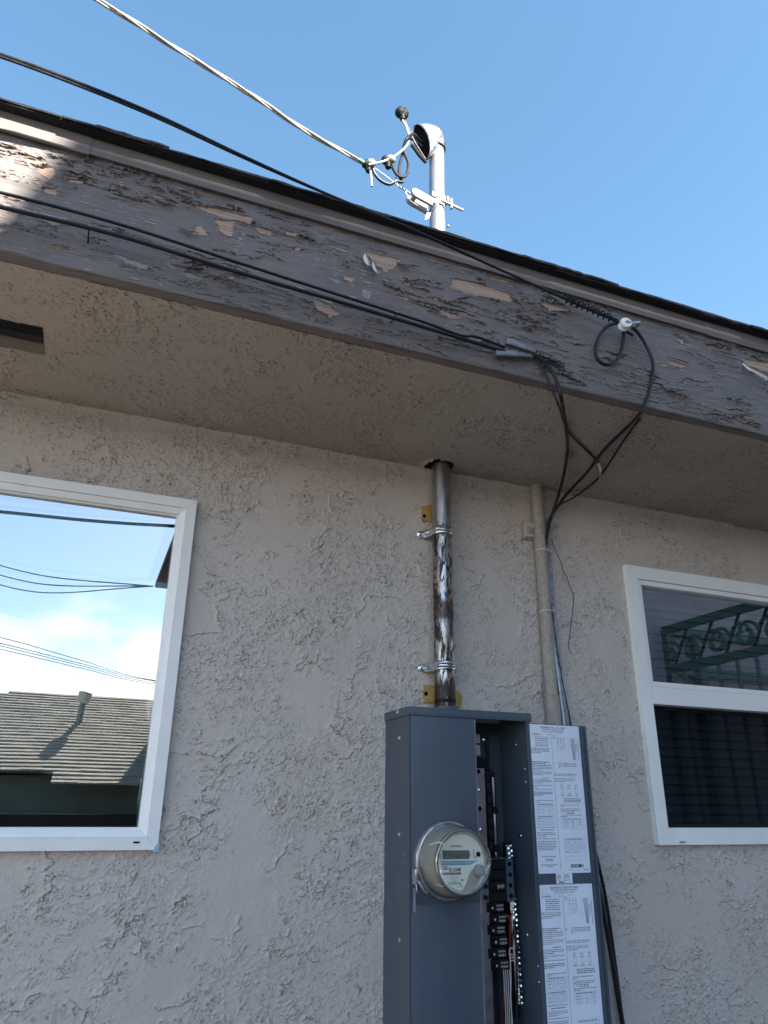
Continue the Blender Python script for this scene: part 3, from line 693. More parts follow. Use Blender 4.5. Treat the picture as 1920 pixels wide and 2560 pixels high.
# ragged hole in the soffit round the service pipe
MX, MY, MR = .9585, -.050, .0302
def ragged():
    rng = random.Random(3); n = 60; V = []; F = []
    for k in range(n):
        a = 2*math.pi*k/n; r = .040+.006*rng.random()+(.012 if math.pi*.7 < a < math.pi*1.35 else 0)*(.5+.5*rng.random())
        V += [(MX+r*math.cos(a), MY+r*math.sin(a)*.95, ZS-.0012), (MX+.0285*math.cos(a), MY+.03*math.sin(a), ZS-.0014)]
    for k in range(n): a, b = 2*k, 2*((k+1) % n); F.append((a, b, b+1, a+1))
    MB().add(V, F).build('pipe_hole', 'hole', house, smooth=False, label='ragged dark hole in the soffit round the pipe')
    V = []; F = []     # broken skim coat hanging at the left of the hole
    for k in range(14):
        t = k/13; a = math.pi*(.72+.5*t); r0 = .052+.004*rng.random(); r1 = r0+.006+.012*math.sin(t*3.14)
        V += [(MX+r0*math.cos(a), MY+r0*math.sin(a), ZS-.006-.004*rng.random()), (MX+r1*math.cos(a), MY+r1*math.sin(a), ZS-.001)]
    for k in range(13): F.append((2*k, 2*k+1, 2*k+3, 2*k+2))
    MB().add(V, F).build('broken_plaster', 'soffit', house, smooth=False)
ragged()
# ------------------------------------------------------------------ service mast
ZCAP = 1.845
mast = thing('service_mast', (MX, MY, ZCAP), 'stained metal service pipe rising from the meter cabinet through the eave', 'pipe')
ztop = P(1096, 372, MY).z; TX = MX+.010
def mastbuild():
    p = MB(); zs = [ZCAP+.012, 2.05, 2.3, ZS, 3.1, ztop]
    p.tube([(MX+(TX-MX)*max(0, (z-ZS)/(ztop-ZS)), MY, z) for z in zs], MR, 40)
    po = p.build('pipe', 'mast', mast)
    MB().tube([(MX, MY, 2.132), (MX, MY, 2.150)], .0, 8)
    h = MB().lathe([(.036, -.002), (.037, .006), (.035, .010), (.0335, .012), (.0335, .020), (.031, .021)], (MX, MY, ZCAP), seg=40)
    h.build('hub', 'panel', mast)
    MB().tube([(MX, MY, 1.876), (MX, MY, 1.886)], .0312, 40).build('locknut', 'blackp', mast)
    MB().lathe([(.0306, -.0008), (.0309, 0), (.0306, .0008)], (MX, MY, 2.108), seg=40, cap=False).build('coupling_seam', 'wedge', mast)
    for zc in (P(1105, 1322, MY-.03).z, P(1110, 1662, MY-.03).z):
        s = MB(); n = 22; w = .0125
        # band over the pipe, legs back to the wall, feet each side
        prof = [(MR+.030+.024, -.004)] + [(MR+.006, -.006), (MR+.0022, -.016)]
        path = [(-.067, -.0075), (-.050, -.0075), (-.044, -.007), (-.036, -.030)]
        arc = [(-(MR+.0022)*math.cos(t), MY-(MR+.0022)*math.sin(t)) for t in np.linspace(.0, math.pi, 19)]
        pts = path[:3] + [(-MR-.004, -.03)] + arc + [(MR+.004, -.03), (.036, -.007), (.040, -.0075), (.058, -.0075)]
        V = []; F = []
        cross = [(-w, 0), (-w*.55, .0), (-w*.35, .0022), (-w*.1, .0), (w*.1, 0), (w*.35, .0022), (w*.55, 0), (w, 0)]
        for i, (a, b) in enumerate(pts):
            p0 = pts[max(i-1, 0)]; p1 = pts[min(i+1, len(pts)-1)]; tx, ty = p1[0]-p0[0], p1[1]-p0[1]; L = math.hypot(tx, ty); nx_, ny_ = ty/L, -tx/L
            if ny_ > 0 and i not in (3,) or (b > -.03 and ny_ > 0): nx_, ny_ = -nx_, -ny_
            if i > 2 and i < len(pts)-3:
                cx, cy = a, b-MY; l2 = math.hypot(cx, cy); nx_, ny_ = cx/l2, cy/l2
            for c0, h0 in cross:
                end = .5 if i in (0, len(pts)-1) else 1
                V.append((MX+a+nx_*h0, b+ny_*h0, zc+c0*end))
        m = len(cross)
        for i in range(len(pts)-1):
            for k in range(m-1): F.append((i*m+k, i*m+k+1, (i+1)*m+k+1, (i+1)*m+k))
        o = MB().add(V, F).build('pipe_strap', 'zinc', mast, ang=30)
        sm = o.modifiers.new('s', 'SOLIDIFY'); sm.thickness = .0016
        for sx in (-.057, .050):
            MB().lathe([(.0068, 0), (.0066, .0025), (.0045, .0045), (.002, .0052)], (MX+sx, -.009, zc), (0, -1, 0), 14).lathe([(.0042, .004), (.0042, .009), (.0036, .011)], (MX+sx, -.006, zc), (.15, -1, .2), 6).build('screw', 'zinc', o)
mastbuild()
def weatherhead():
    # hood swept from the pipe up and over to an oval mouth facing left
    c0 = Vector((TX, MY, ztop-.008)); mouth = P(1046, 350, MY-.025)
    a1 = P(1036, 312, MY-.012); a2 = P(1067, 398, MY-.020)
    maj = (a2-a1)*.5; mc = (a1+a2)*.5; nrm = Vector((-.80, -.52, -.30)).normalized()
    mind = maj.cross(nrm).normalized()*.036
    n = 14; seg = 32; V = []; F = []
    ctrl = [c0, c0+Vector((.006, .0, .060)), mc+Vector((.060, .006, .050)), mc]
    U0 = Vector((1, 0, 0))*.0335; W0 = Vector((0, 1, 0))*.0335
    for i in range(n+1):
        t = i/n; s = 1-t; c = ctrl[0]*s**3+ctrl[1]*3*s*s*t+ctrl[2]*3*s*t*t+ctrl[3]*t**3
        e = t**.8; bulge = 1+.22*math.sin(math.pi*min(1, t*1.05))**.7
        U = (U0*(1-e) + (-maj)*-1*e*1.0)*bulge if False else (U0*(1-e)+(-maj)*e)*1.0
        if U.length < .03: U = U.normalized()*.033
        W = (W0*(1-e)+mind*e)
        if W.dot(W0) < 0: W = -W
        U = U*bulge; W = W*bulge
        for k in range(seg): a = 2*math.pi*k/seg; V.append(c+U*math.cos(a)+W*math.sin(a))
    for i in range(n):
        for k in range(seg): k2 = (k+1) % seg; F.append((i*seg+k, i*seg+k2, (i+1)*seg+k2, (i+1)*seg+k))
    o = MB().add(V, F).build('weatherhead', 'castalu', mast, ang=60, label='rounded cast metal weatherhead with dark oval mouth on the mast top')
    so_ = o.modifiers.new('s', 'SOLIDIFY'); so_.thickness = .003; so_.offset = -1
    e = MB(); U = -maj*.97; W = mind*.97; cc = mc-nrm*.010
    e.add([cc]+[cc+U*math.cos(2*math.pi*k/32)+W*math.sin(2*math.pi*k/32) for k in range(32)], [(0, k+1, (k+1) % 32+1) for k in range(32)])
    e.build('insulating_cover', 'hole', o, smooth=False)
    cr = MB(); rng = random.Random(2)     # rough collar with sealant
    for k in range(3): cr.lathe([(.0335, -.006), (.037+.002*rng.random(), -.002), (.0365, .004), (.034, .008)], c0+Vector((0, 0, .004+k*.009)), (rng.uniform(-.12, .12), rng.uniform(-.1, .1), 1), 30, cap=False)
    cr.build('collar', 'castalu', o)
    b = MB(); q = P(1065, 405, MY-.055); b.tube([P(1030, 362, MY-.060), P(1048, 387, MY-.060), P(1065, 406, MY-.060)], .0075, 8); b.build('lower_lip', 'blackp', o)
    return mc, nrm
MAT['castalu'] = simple('cast_aluminium', (.36, .36, .38), .38, .92, var=.3, scale=70, bump=.0006, bscale=150)
mc, mn = weatherhead()
def insulator():
    zc = P(1098, 505, MY).z; x = TX-.004
    t = thing('wire_insulator', (x-.03, MY, zc), 'white insulator clamped to the mast above the roof with a long bolt', 'insulator')
    A = P(1028, 490, MY-.045); B = P(1079, 518, MY-.035); ax = (B-A); ln = ax.length; ax.normalize(); sd_ = ax.cross(Vector((0, -1, .1))).normalized(); fr = sd_.cross(ax).normalized()
    # two rounded cheeks with a slot between
    for e, nm in ((-1, 'cheek'), (1, 'cheek')):
        c = MB(); poly = []; rr = .021
        for k in range(13): a = math.pi/2+math.pi*k/12; poly.append((rr*math.cos(a)+rr*.9, rr*math.sin(a)))
        poly += [(ln, -rr), (ln, rr)]
        V = []
        for off in (0, .010): V += [A+ax*(p[0]-.008)+sd_*p[1]+fr*(e*.014+off*e) for p in poly]
        n = len(poly); F = [tuple(range(n)), tuple(range(2*n-1, n-1, -1))]+[(i, (i+1) % n, n+(i+1) % n, n+i) for i in range(n)]
        c.add(V, F).build(nm, 'porcelain', t, ang=50)
    MB().tube([A+ax*.012-fr*.016, A+ax*.012+fr*.016], .010, 14).build('spool', 'porcelain', t)
    MB().tube([A+ax*.05-fr*.022, A+ax*(ln+.002)-fr*.022, A+ax*(ln+.002)+fr*.022, A+ax*.05+fr*.022], .004, 8).build('saddle', 'porcelain', t)
    k = MB(); k.lathe([(MR+.001, -.013), (MR+.004, -.012), (MR+.004, .012), (MR+.001, .013)], (x+.0035, MY, zc), (.1, 0, 1), 36, cap=False)
    for s_, z_ in ((-1, 0), (1, 0)): k.box(x+.0035+s_*(MR+.002)-.004, x+.0035+s_*(MR+.002)+.004, MY-.030, MY+.010, zc-.012, zc+.012, .001)
    k.build('mast_clamp', 'porcelain', t)
    w1 = P(1103, 497, MY-.05); MB().prism([(w1.x-.042, w1.z-.040), (w1.x-.035, w1.z-.020), (w1.x+.004, w1.z+.014), (w1.x-.010, w1.z-.012)], MY-.055, MY-.052).build('wing', 'porcelain', t, smooth=False)
    w2 = P(1068, 541, MY-.045); MB().prism([(w2.x-.010, w2.z-.020), (w2.x+.006, w2.z-.008), (w2.x+.014, w2.z+.022), (w2.x-.002, w2.z+.014)], MY-.047, MY-.043).build('wing', 'porcelain', t, smooth=False)
    b0 = P(1102, 500, MY-.04); b1 = P(1157, 526, MY-.04)
    MB().tube([b0, b1], .0052, 10).build('bolt', 'porcelain', t)
    n0 = P(1127, 512, MY-.04); dv = (b1-b0).normalized(); MB().lathe([(.010, -.004), (.010, .004)], n0, dv, 6).box(n0.x-.004, n0.x+.004, n0.y-.010, n0.y+.004, n0.z-.022, n0.z+.024, .001).build('nut', 'porcelain', t)
    MB().tube([P(1118, 565, MY-.01), P(1122, 566, MY-.01)], .006, 8).build('bolt', 'porcelain', t)
insulator()
# ------------------------------------------------------------------ overhead wires
YW = MY-.045
def cable(name, pts, r, mat, label, cat, k=8, seg=10, group=None, parent=None):
    o = MB().tube(spline(pts, k), r, seg).build(name, mat, parent)
    if parent is None: tag(o, label, cat, group)
    elif label: o['label'] = label
    return o
def drop():
    tie = P(905, 405, YW)
    q = [(905, 405, 0), (760, 325, .02), (640, 245, .04), (520, 170, .06), (420, 110, .08), (330, 52, .10), (240, -2, .12), (130, -62, .14)]
    last = P(130, -62, YW-.14)
    path = spline([P(a, b, YW-c) for a, b, c in q]+[last+Vector((-.5, -.06, .10)), last+Vector((-2.2, -.3, .6)), last+Vector((-6, -.9, 2.0))], 14)
    t = thing('service_drop', tie, 'cream twisted overhead service wires coming down from the upper left to the mast', 'wire')
    for i, (m, r) in enumerate((('cream', .0044), ('cream', .0044), ('cream', .0034))):
        MB().tube(twist(path, .0050, 17, i*2.094), r, 8).build('strand', m, t)
    MB().tube(spline([P(897, 400, YW), P(905, 405, YW), P(914, 409, YW), P(922, 413, YW)], 4), .0082, 10).build('green_tape', 'green', t)
    # short cut end
    MB().tube(spline([P(920, 412, YW), P(925, 425, YW), P(928, 445, YW), P(929, 466, YW)], 5), .0042, 8).build('cut_end', 'cream', t)
drop()
cable('bare_wire', [P(920, 412, YW), P(950, 430, YW), P(1000, 467, YW), P(1014, 475, YW), P(1030, 487, YW-.004)], .0020, 'alu', 'thin bare wire tying the service drop to the white mast insulator', 'wire')
cable('bare_wire', [P(975, 412, YW), P(983, 428, YW), P(991, 441, YW), P(989, 450, YW), P(996, 466, YW)], .0020, 'alu', 'short bare wire running from the upper connector down to the twisted tie', 'wire')
o = MB().tube(twist(spline([P(996, 466, YW), P(1016, 476, YW)], 24), .0035, 2.5, 0), .0018, 6)
o.tube(spline([P(1014, 476, YW), P(1017, 488, YW), P(1027, 503, YW-.01), P(1045, 515, YW-.012)], 6), .0018, 6)
tag(o.build('tie_wire', 'alu'), 'thin wire twisted round itself and looped through the insulator', 'wire')
cable('service_wire', [P(922, 412, YW-.01), P(955, 405, YW-.012), P(985, 392, YW-.012), P(1010, 372, YW-.012), P(1021, 355, YW-.012), P(1021, 335, YW-.012), P(1014, 315, YW-.012), P(1006, 301, YW-.012)], .0046, 'cream',
      'cream wire curving from the green tape up to the highest black connector', 'wire')
cable('service_wire', [P(1012, 302, YW-.008), P(1026, 335, YW-.012), P(1040, 362, YW-.012), P(1064, 400, YW-.02)], .0042, 'black', 'black wire running straight from the highest connector down past the weatherhead', 'wire')
cable('service_wire', [mc-mn*.005, P(1032, 335, YW-.015), P(1014, 352, YW-.01), P(1006, 385, YW), P(998, 420, YW), P(1000, 445, YW), P(1006, 455, YW), P(990, 455, YW), P(972, 461, YW), P(952, 452, YW), P(938, 437, YW), P(932, 423, YW)], .0056, 'black',
      'black wire drooping from the weatherhead to the lower connector by the green tape', 'wire')
cable('service_wire', [mc-mn*.005+Vector((.0, 0, -.02)), P(1022, 345, YW-.02), P(1010, 368, YW-.01), P(1012, 385, YW-.01), P(1020, 405, YW-.01), P(1020, 425, YW-.01), P(1013, 440, YW-.01), P(1000, 442, YW-.01), P(988, 430, YW-.01), P(980, 412, YW-.01)], .0056, 'black',
      'black wire looped in a teardrop below the weatherhead to the middle connector', 'wire')
def connector(px, py, y, label, r=.017, white=False, tilt=0):
    c = P(px, py, y); t = thing('tap_connector', c, label, 'connector', 'taped connectors on the service wires')
    b = MB(); rng = random.Random(int(px))
    for dx, dz, s in ((-.009, .0, 1), (.009, .003, .95), (0, .006, .85)): b.sph(c+Vector((dx, rng.uniform(-.003, .003), dz)), r*s*1.15, (.95, .95, 1.05), 12)
    b.tube([c+Vector((0, 0, -.006)), c+Vector((.003, 0, -.032))], [.015, .010], 10); b.build('boot', 'blackp', t)
    if white: MB().sph(c+Vector((.010, -.010, .004)), r*1.15, (1.1, .8, .95), 12).build('cover', 'porcelain', t)
    else:
        rb = MB()
        for k in range(6): a = k*math.pi/3; rb.sph(c+Vector((.017*math.cos(a), -.006, .017*math.sin(a)+.003)), .0095, seg=8)
        rb.build('rib', 'blackp', t)
connector(1005, 284, YW-.008, 'highest connector, all black, standing up above the weatherhead', .018)
connector(969, 403, YW, 'black and white connector between the green tape and the weatherhead', .015, True)
connector(920, 412, YW+.004, 'black and white connector just behind the green tape', .014, True)
# two black cables from the knob to the upper left
KN = P(1562, 812, FY-.045)
def pair():
    dk = (KN-CAM).length
    t = thing('overhead_cable', KN, 'pair of black cables crossing the sky and ending at the white knob on the fascia', 'cable')
    q = [(1535, 800, 0), (1430, 755, 0), (1240, 672, 0), (1000, 564, -.07), (800, 480, -.17), (600, 389, -.30), (400, 294, -.45), (200, 211, -.58), (0, 138, -.72), (-250, 60, -.88), (-600, -40, -1.05)]
    q = [P(a, b, FY-.06-max(0, 1000-a)*.00006) for a, b, c in q]
    q[0] = P(1545, 803, FY-.036); q[1] = P(1430, 755, FY-.030); q[2] = P(1240, 672, FY-.05); q[3] = P(1000, 564, FY-.09)
    path = spline(q, 10)
    MB().tube([p+Vector((0, 0, .0034)) for p in path], .0032, 8).build('strand', 'black', t)
    MB().tube(twist(path, .0036, 1.2, 3.2), .0031, 8).build('strand', 'black', t)
    wr = MB()     # wire wrapped round the pair near the knob
    seg = spline([P(1410, 746, FY-.032), P(1450, 762, FY-.032), P(1490, 780, FY-.034), P(1530, 797, FY-.036)], 40)
    wr.tube(twist(seg, .0100, 9, 0), .0019, 6); wr.tube([P(1415, 752, FY-.04), P(1420, 741, FY-.045)], .0016, 6); wr.build('wrapping', 'blackp', t)
pair()
cable('hanging_cable', [P(1548, 806, FY-.032), P(1520, 815, FY-.030), P(1500, 838, FY-.026), P(1489, 870, FY-.024), P(1494, 898, FY-.024), P(1516, 912, FY-.024), P(1540, 903, FY-.024), P(1554, 875, FY-.024), P(1559, 835, FY-.028), P(1558, 818, FY-.034)],
      .0049, 'black', 'black cable coiled in a single loop hanging under the white knob', 'cable')
cable('hanging_cable', [P(1566, 822, FY-.030), P(1585, 822, FY-.026), P(1612, 858, FY-.02), P(1632, 905, FY-.02), P(1630, 945, FY-.02), P(1619, 990, FY-.018), P(1603, 1027, FY-.010), P(1598, 1036, FY+.004),
      PZ(1570, 1066, ZS-.012), PZ(1510, 1125, ZS-.015), PZ(1470, 1178, ZS-.02), P(1420, 1232, -.10), P(1390, 1272, -.06), P(1374, 1300, -.04), P(1368, 1330, -.03)],
      .0048, 'black', 'black cable bowing from the white knob under the eave', 'cable')
cable('hanging_cable', [PZ(1600, 1046, ZS-.006), PZ(1560, 1100, ZS-.004), PZ(1500, 1190, ZS-.004), P(1440, 1240, -.05), P(1400, 1262, -.02), P(1378, 1290, -.02)], .0026, 'blackp', 'thin dark wire following the bowed black cable along the soffit', 'cable')
def knob():
    t = thing('insulator_knob', KN, 'white porcelain knob on a screw hook at the right of the fascia', 'insulator')
    ax = Vector((-.25, -.95, .1)).normalized()
    MB().lathe([(.006, -.012), (.016, -.011), (.017, -.006), (.0115, -.003), (.0115, .003), (.017, .006), (.016, .011), (.006, .012)], KN, ax, 28).build('knob', 'whiteglaze', t)
    MB().tube([KN-ax*.012, KN+ax*.016], .0042, 10).build('screw', 'galv', t)
    MB().tube(spline([KN+ax*.015, P(1578, 808, FY-.055), P(1597, 806, FY-.05), P(1596, 810, FY-.03), P(1585, 822, FY-.0)], 5), .0040, 8).build('hook', 'galv', t)
    MB().tube([P(1566, 829, FY-.04), P(1582, 838, FY-.035)], .0038, 8).build('bracket', 'blackp', t)
knob()
# the two cables along the fascia and their wedge clamps
cable('fascia_cable', [P(-900, 298, FY-.05), P(-200, 466, FY-.045), P(0, 517, FY-.042), P(300, 590, FY-.040), P(600, 682, FY-.035), P(850, 755, FY-.030), P(1100, 830, FY-.026), P(1262, 879, FY-.018)], .0048, 'black',
      'lower and thicker of the two black cables stretched along the fascia to the wedge clamps', 'cable')
cable('fascia_cable', [P(-900, 241, FY-.07), P(-200, 436, FY-.055), P(0, 481, FY-.050), P(300, 561, FY-.045), P(600, 658, FY-.040), P(850, 738, FY-.034), P(1050, 802, FY-.028), P(1150, 838, FY-.026), P(1190, 842, FY-.026), P(1262, 868, FY-.024)], .0036, 'black',
      'upper and thinner of the two black cables stretched along the fascia', 'cable')
def wedge(a, b, y, label, wd=.011):
    A = P(*a, y); B = P(*b, y); ax = (B-A); L = ax.length; ax.normalize(); up = Vector((0, -1, 0)).cross(ax).normalized()*-1
    if up.z < 0: up = -up
    t = thing('wedge_clamp', A, label, 'clamp'); V = []
    for yy in (-.011, .0):
        V += [A+up*wd*.9+Vector((0, yy, 0)), B+up*wd*.42+Vector((0, yy, 0)), B-up*wd*.42+Vector((0, yy, 0)), A-up*wd*.9+Vector((0, yy, 0))]
    MB().add(V, [(3, 2, 1, 0), (4, 5, 6, 7), (0, 1, 5, 4), (2, 3, 7, 6), (1, 2, 6, 5), (3, 0, 4, 7)]).build('shell', 'wedge', t, smooth=False)
    MB().add([v+Vector((0, -.012, 0))+ax*L*.1 for v in (A+up*wd*.6, A-up*wd*.6)]+[B+Vector((0, -.012, 0))-up*wd*.2, B+Vector((0, -.012, 0))+up*wd*.2], [(0, 1, 2, 3)]).build('wedge_plate', 'wedge', t, smooth=False)
    MB().tube(spline([B, B+ax*.04+up*.002, B+ax*.085-up*.006, B+ax*.098-up*.016, B+ax*.080-up*.018, B+ax*.03-up*.004], 5), .0014, 6).build('bail', 'blackp', t)
wedge((1262, 856), (1332, 883), FY-.018, 'upper of the two grey wedge clamps holding the fascia cables')
wedge((1236, 884), (1330, 894), FY-.010, 'lower of the two grey wedge clamps holding the fascia cables')
SP = [P(1330, 886, FY-.020), P(1352, 898, FY-.022), P(1378, 925, FY-.022), P(1395, 962, FY-.020), P(1404, 1000, FY-.006), PZ(1411, 1040, ZS-.018), PZ(1417, 1085, ZS-.014), PZ(1419, 1125, ZS-.012), PZ(1412, 1175, ZS-.018),
      P(1400, 1225, -.12), P(1388, 1262, -.075), P(1374, 1310, -.055), P(1366, 1350, -.045), P(1363, 1385, -.035), P(1368, 1440, -.018), P(1378, 1530, -.018), P(1400, 1680, -.018), P(1425, 1810, -.018), P(1470, 2050, -.018), P(1515, 2250, -.018), P(1560, 2580, -.02)]
cable('hanging_cable', SP, .0051, 'black', 'thick black cable dropping from the wedge clamps along the conduit behind the door', 'cable')
cable('hanging_cable', [P(1330, 886, FY-.014), P(1346, 905, FY-.016), P(1368, 945, FY-.016), P(1385, 985, FY-.014), P(1398, 1018, FY+.006), PZ(1412, 1062, ZS-.006), PZ(1428, 1088, ZS-.006), PZ(1458, 1118, ZS-.006), PZ(1486, 1146, ZS-.006), PZ(1499, 1165, ZS-.008), PZ(1502, 1178, ZS-.01)],
      .0034, 'black', 'thin black cable from the clamps ending at the frayed pale splice', 'cable')
cable('frayed_splice', [PZ(1497, 1160, ZS-.012), PZ(1500, 1170, ZS-.012), PZ(1501, 1178, ZS-.012)], [.0045]*17, 'whiteglaze', 'short frayed pale splice on the thin cable under the soffit', 'splice')
cable('white_wire', [PZ(1502, 1178, ZS-.01), PZ(1498, 1200, ZS-.01), PZ(1478, 1222, ZS-.012), P(1450, 1230, -.06), P(1400, 1234, -.045), P(1356, 1236, -.035)], .0036, 'jboxpaint', 'beige painted wire running from the splice into the top of the beige conduit', 'wire')
def pclip(px, py):
    c = PZ(px, py, ZS-.008); t = MB().lathe([(.006, -.003), (.0105, -.003), (.0105, .003), (.006, .003)], c+Vector((.012, 0, 0)), (.3, .8, .5), 20, cap=False)
    t.box(c.x-.008, c.x+.004, c.y-.004, c.y+.004, c.z-.002, c.z+.002)
    tag(t.build('cable_clip', 'wedge'), 'small round metal clip on the thick cable under the soffit', 'clip')
pclip(1418, 1134)
def nail(a, b, y, label):
    A = P(*a, y); B = P(*b, y); t = thing('nail', A, label, 'nail', 'nails driven into the fascia')
    MB().tube([A, B+Vector((0, .02, 0))], .0016, 8).build('shank', 'blackp', t); MB().lathe([(.0045, -.001), (.0048, 0), (.003, .0015)], A, (.1, -.8, .5), 14).build('head', 'whiteglaze', t)
nail((223, 566), (220, 594), FY-.020, 'nail with pale head at the left end of the fascia')
nail((993, 781), (984, 797), FY-.020, 'nail with pale head on the middle of the fascia')
# ------------------------------------------------------------------ conduits at the right
CX = 1.337; CR = .0235
MAT['blockpaint'] = simple('block_paint', (.46, .41, .35), .6)
def conduits():
    t = thing('beige_conduit', (CX, -.028, 0), 'beige painted conduit running up the stucco to the soffit', 'conduit')
    MB().tube([(CX, -.028, .2), (CX, -.028, 1.92)], CR, 28).build('lower_length', 'jboxpaint', t)
    MB().tube([(CX-.0015, -.028, 1.92), (CX-.0015, -.028, ZS)], CR-.003, 28).build('upper_length', 'jboxpaint', t)
    for z, r in ((1.921, .0245), (2.487, .0222), (2.455, .0222)): MB().lathe([(r-.002, -.002), (r, -.001), (r, .001), (r-.002, .002)], (CX-.001, -.028, z), seg=28, cap=False).build('coupling', 'jboxpaint', t)
    z = 2.465; s = MB().box(CX-.056, CX-.018, -.006, -.003, z-.010, z+.008, .001); s.lathe([(.0215, -.009), (.0222, -.008), (.0222, .008), (.0215, .009)], (CX-.0015, -.028, z), seg=28, cap=False)
    s.lathe([(.0125, 0), (.012, .0035), (.006, .005)], (CX-.040, -.030, z), (0, -1, 0), 18); s.build('conduit_strap', 'jboxpaint', t)
    b = thing('mounting_block', (CX-.04, 0, 2.47), 'square beige block on the wall behind the conduit strap', 'block')
    MB().box(CX-.052, CX-.008, -.027, .0, 2.443, 2.495, .002).build('block', 'blockpaint', b); MB().box(CX-.056, CX-.006, -.012, .0, 2.438, 2.500, .001).build('base_plate', 'jboxpaint', b)
    g = thing('metal_raceway', (CX+.03, 0, 0), 'bluish galvanised metal raceway fixed beside the beige conduit', 'conduit')
    zt = P(1368, 1294, -.03).z
    r = MB()
    V = []; F = []
    for k, z in enumerate((.2, 1.3, 1.86, 2.19, 2.35, zt)):
        xo = {.2: .062, 1.3: .062, 1.86: .052, 2.19: .030, 2.35: .032}.get(z, .030); xc = CX+xo
        for a, b in ((-.0125, -.004), (-.0125, -.020), (-.008, -.0225), (.008, -.0225), (.0125, -.020), (.0125, -.004)): V.append((xc+a, b, z))
    for i in range(5):
        for k in range(5): F.append((i*6+k, i*6+k+1, (i+1)*6+k+1, (i+1)*6+k))
    r.add(V, F).build('channel', 'galv', g, smooth=False)
    r2 = MB().box(CX+.0245-.0005, CX+.0305-.0085, -.0145, -.002, 1.95, 2.40); r2.build('edge_strip', 'jboxpaint', g, smooth=False)
    for px, py in ((1362, 1374), (1378, 1527)):
        q = P(px, py, -.05); z = q.z
        pts = [(CX-.024, -.028, z-.001), (CX-.018, -.046, z), (CX, -.054, z), (CX+.02, -.045, z+.001), (CX+.045, -.028, z+.002), (CX+.046, -.01, z+.002)]
        tag(MB().tube(spline(pts, 5), .0018, 6).build('cable_tie', 'whiteglaze'), 'pale cable tie round the conduit and raceway, %s' % ('near the mounting block' if py < 1450 else 'halfway down to the open door'), 'cable tie', 'cable ties on the conduit')
conduits()
cable('thin_wire', [P(1379, 1347, -.0115), P(1385, 1368, -.0115), P(1396, 1392, -.012), P(1404, 1410, -.0115), P(1408, 1428, -.011), P(1417, 1441, -.012), P(1424, 1465, -.0115), P(1434, 1492, -.0115), P(1430, 1540, -.0115), P(1424, 1590, -.0115), P(1421, 1618, -.0115), P(1428, 1634, -.008)],
      .0011, 'blackp', 'hair-thin dangling wire on the stucco right of the raceway', 'wire', seg=5)
def lower_right():
    pl = MB().box(1.378, 1.398, -.030, -.008, 1.10, 1.32, .002)
    # strip of pale board seen between the door and the wall
    tag(pl.build('pale_strip', 'jboxpaint'), 'narrow pale strip on the wall behind the right edge of the open door', 'strip')
    cable('wall_cable', [P(1482, 2150, -.03), P(1496, 2215, -.03), P(1512, 2300, -.03), P(1530, 2400, -.03), P(1546, 2500, -.03), P(1562, 2590, -.03)], .0065, 'black', 'thick black cable down the wall right of the open door', 'cable')
lower_right()
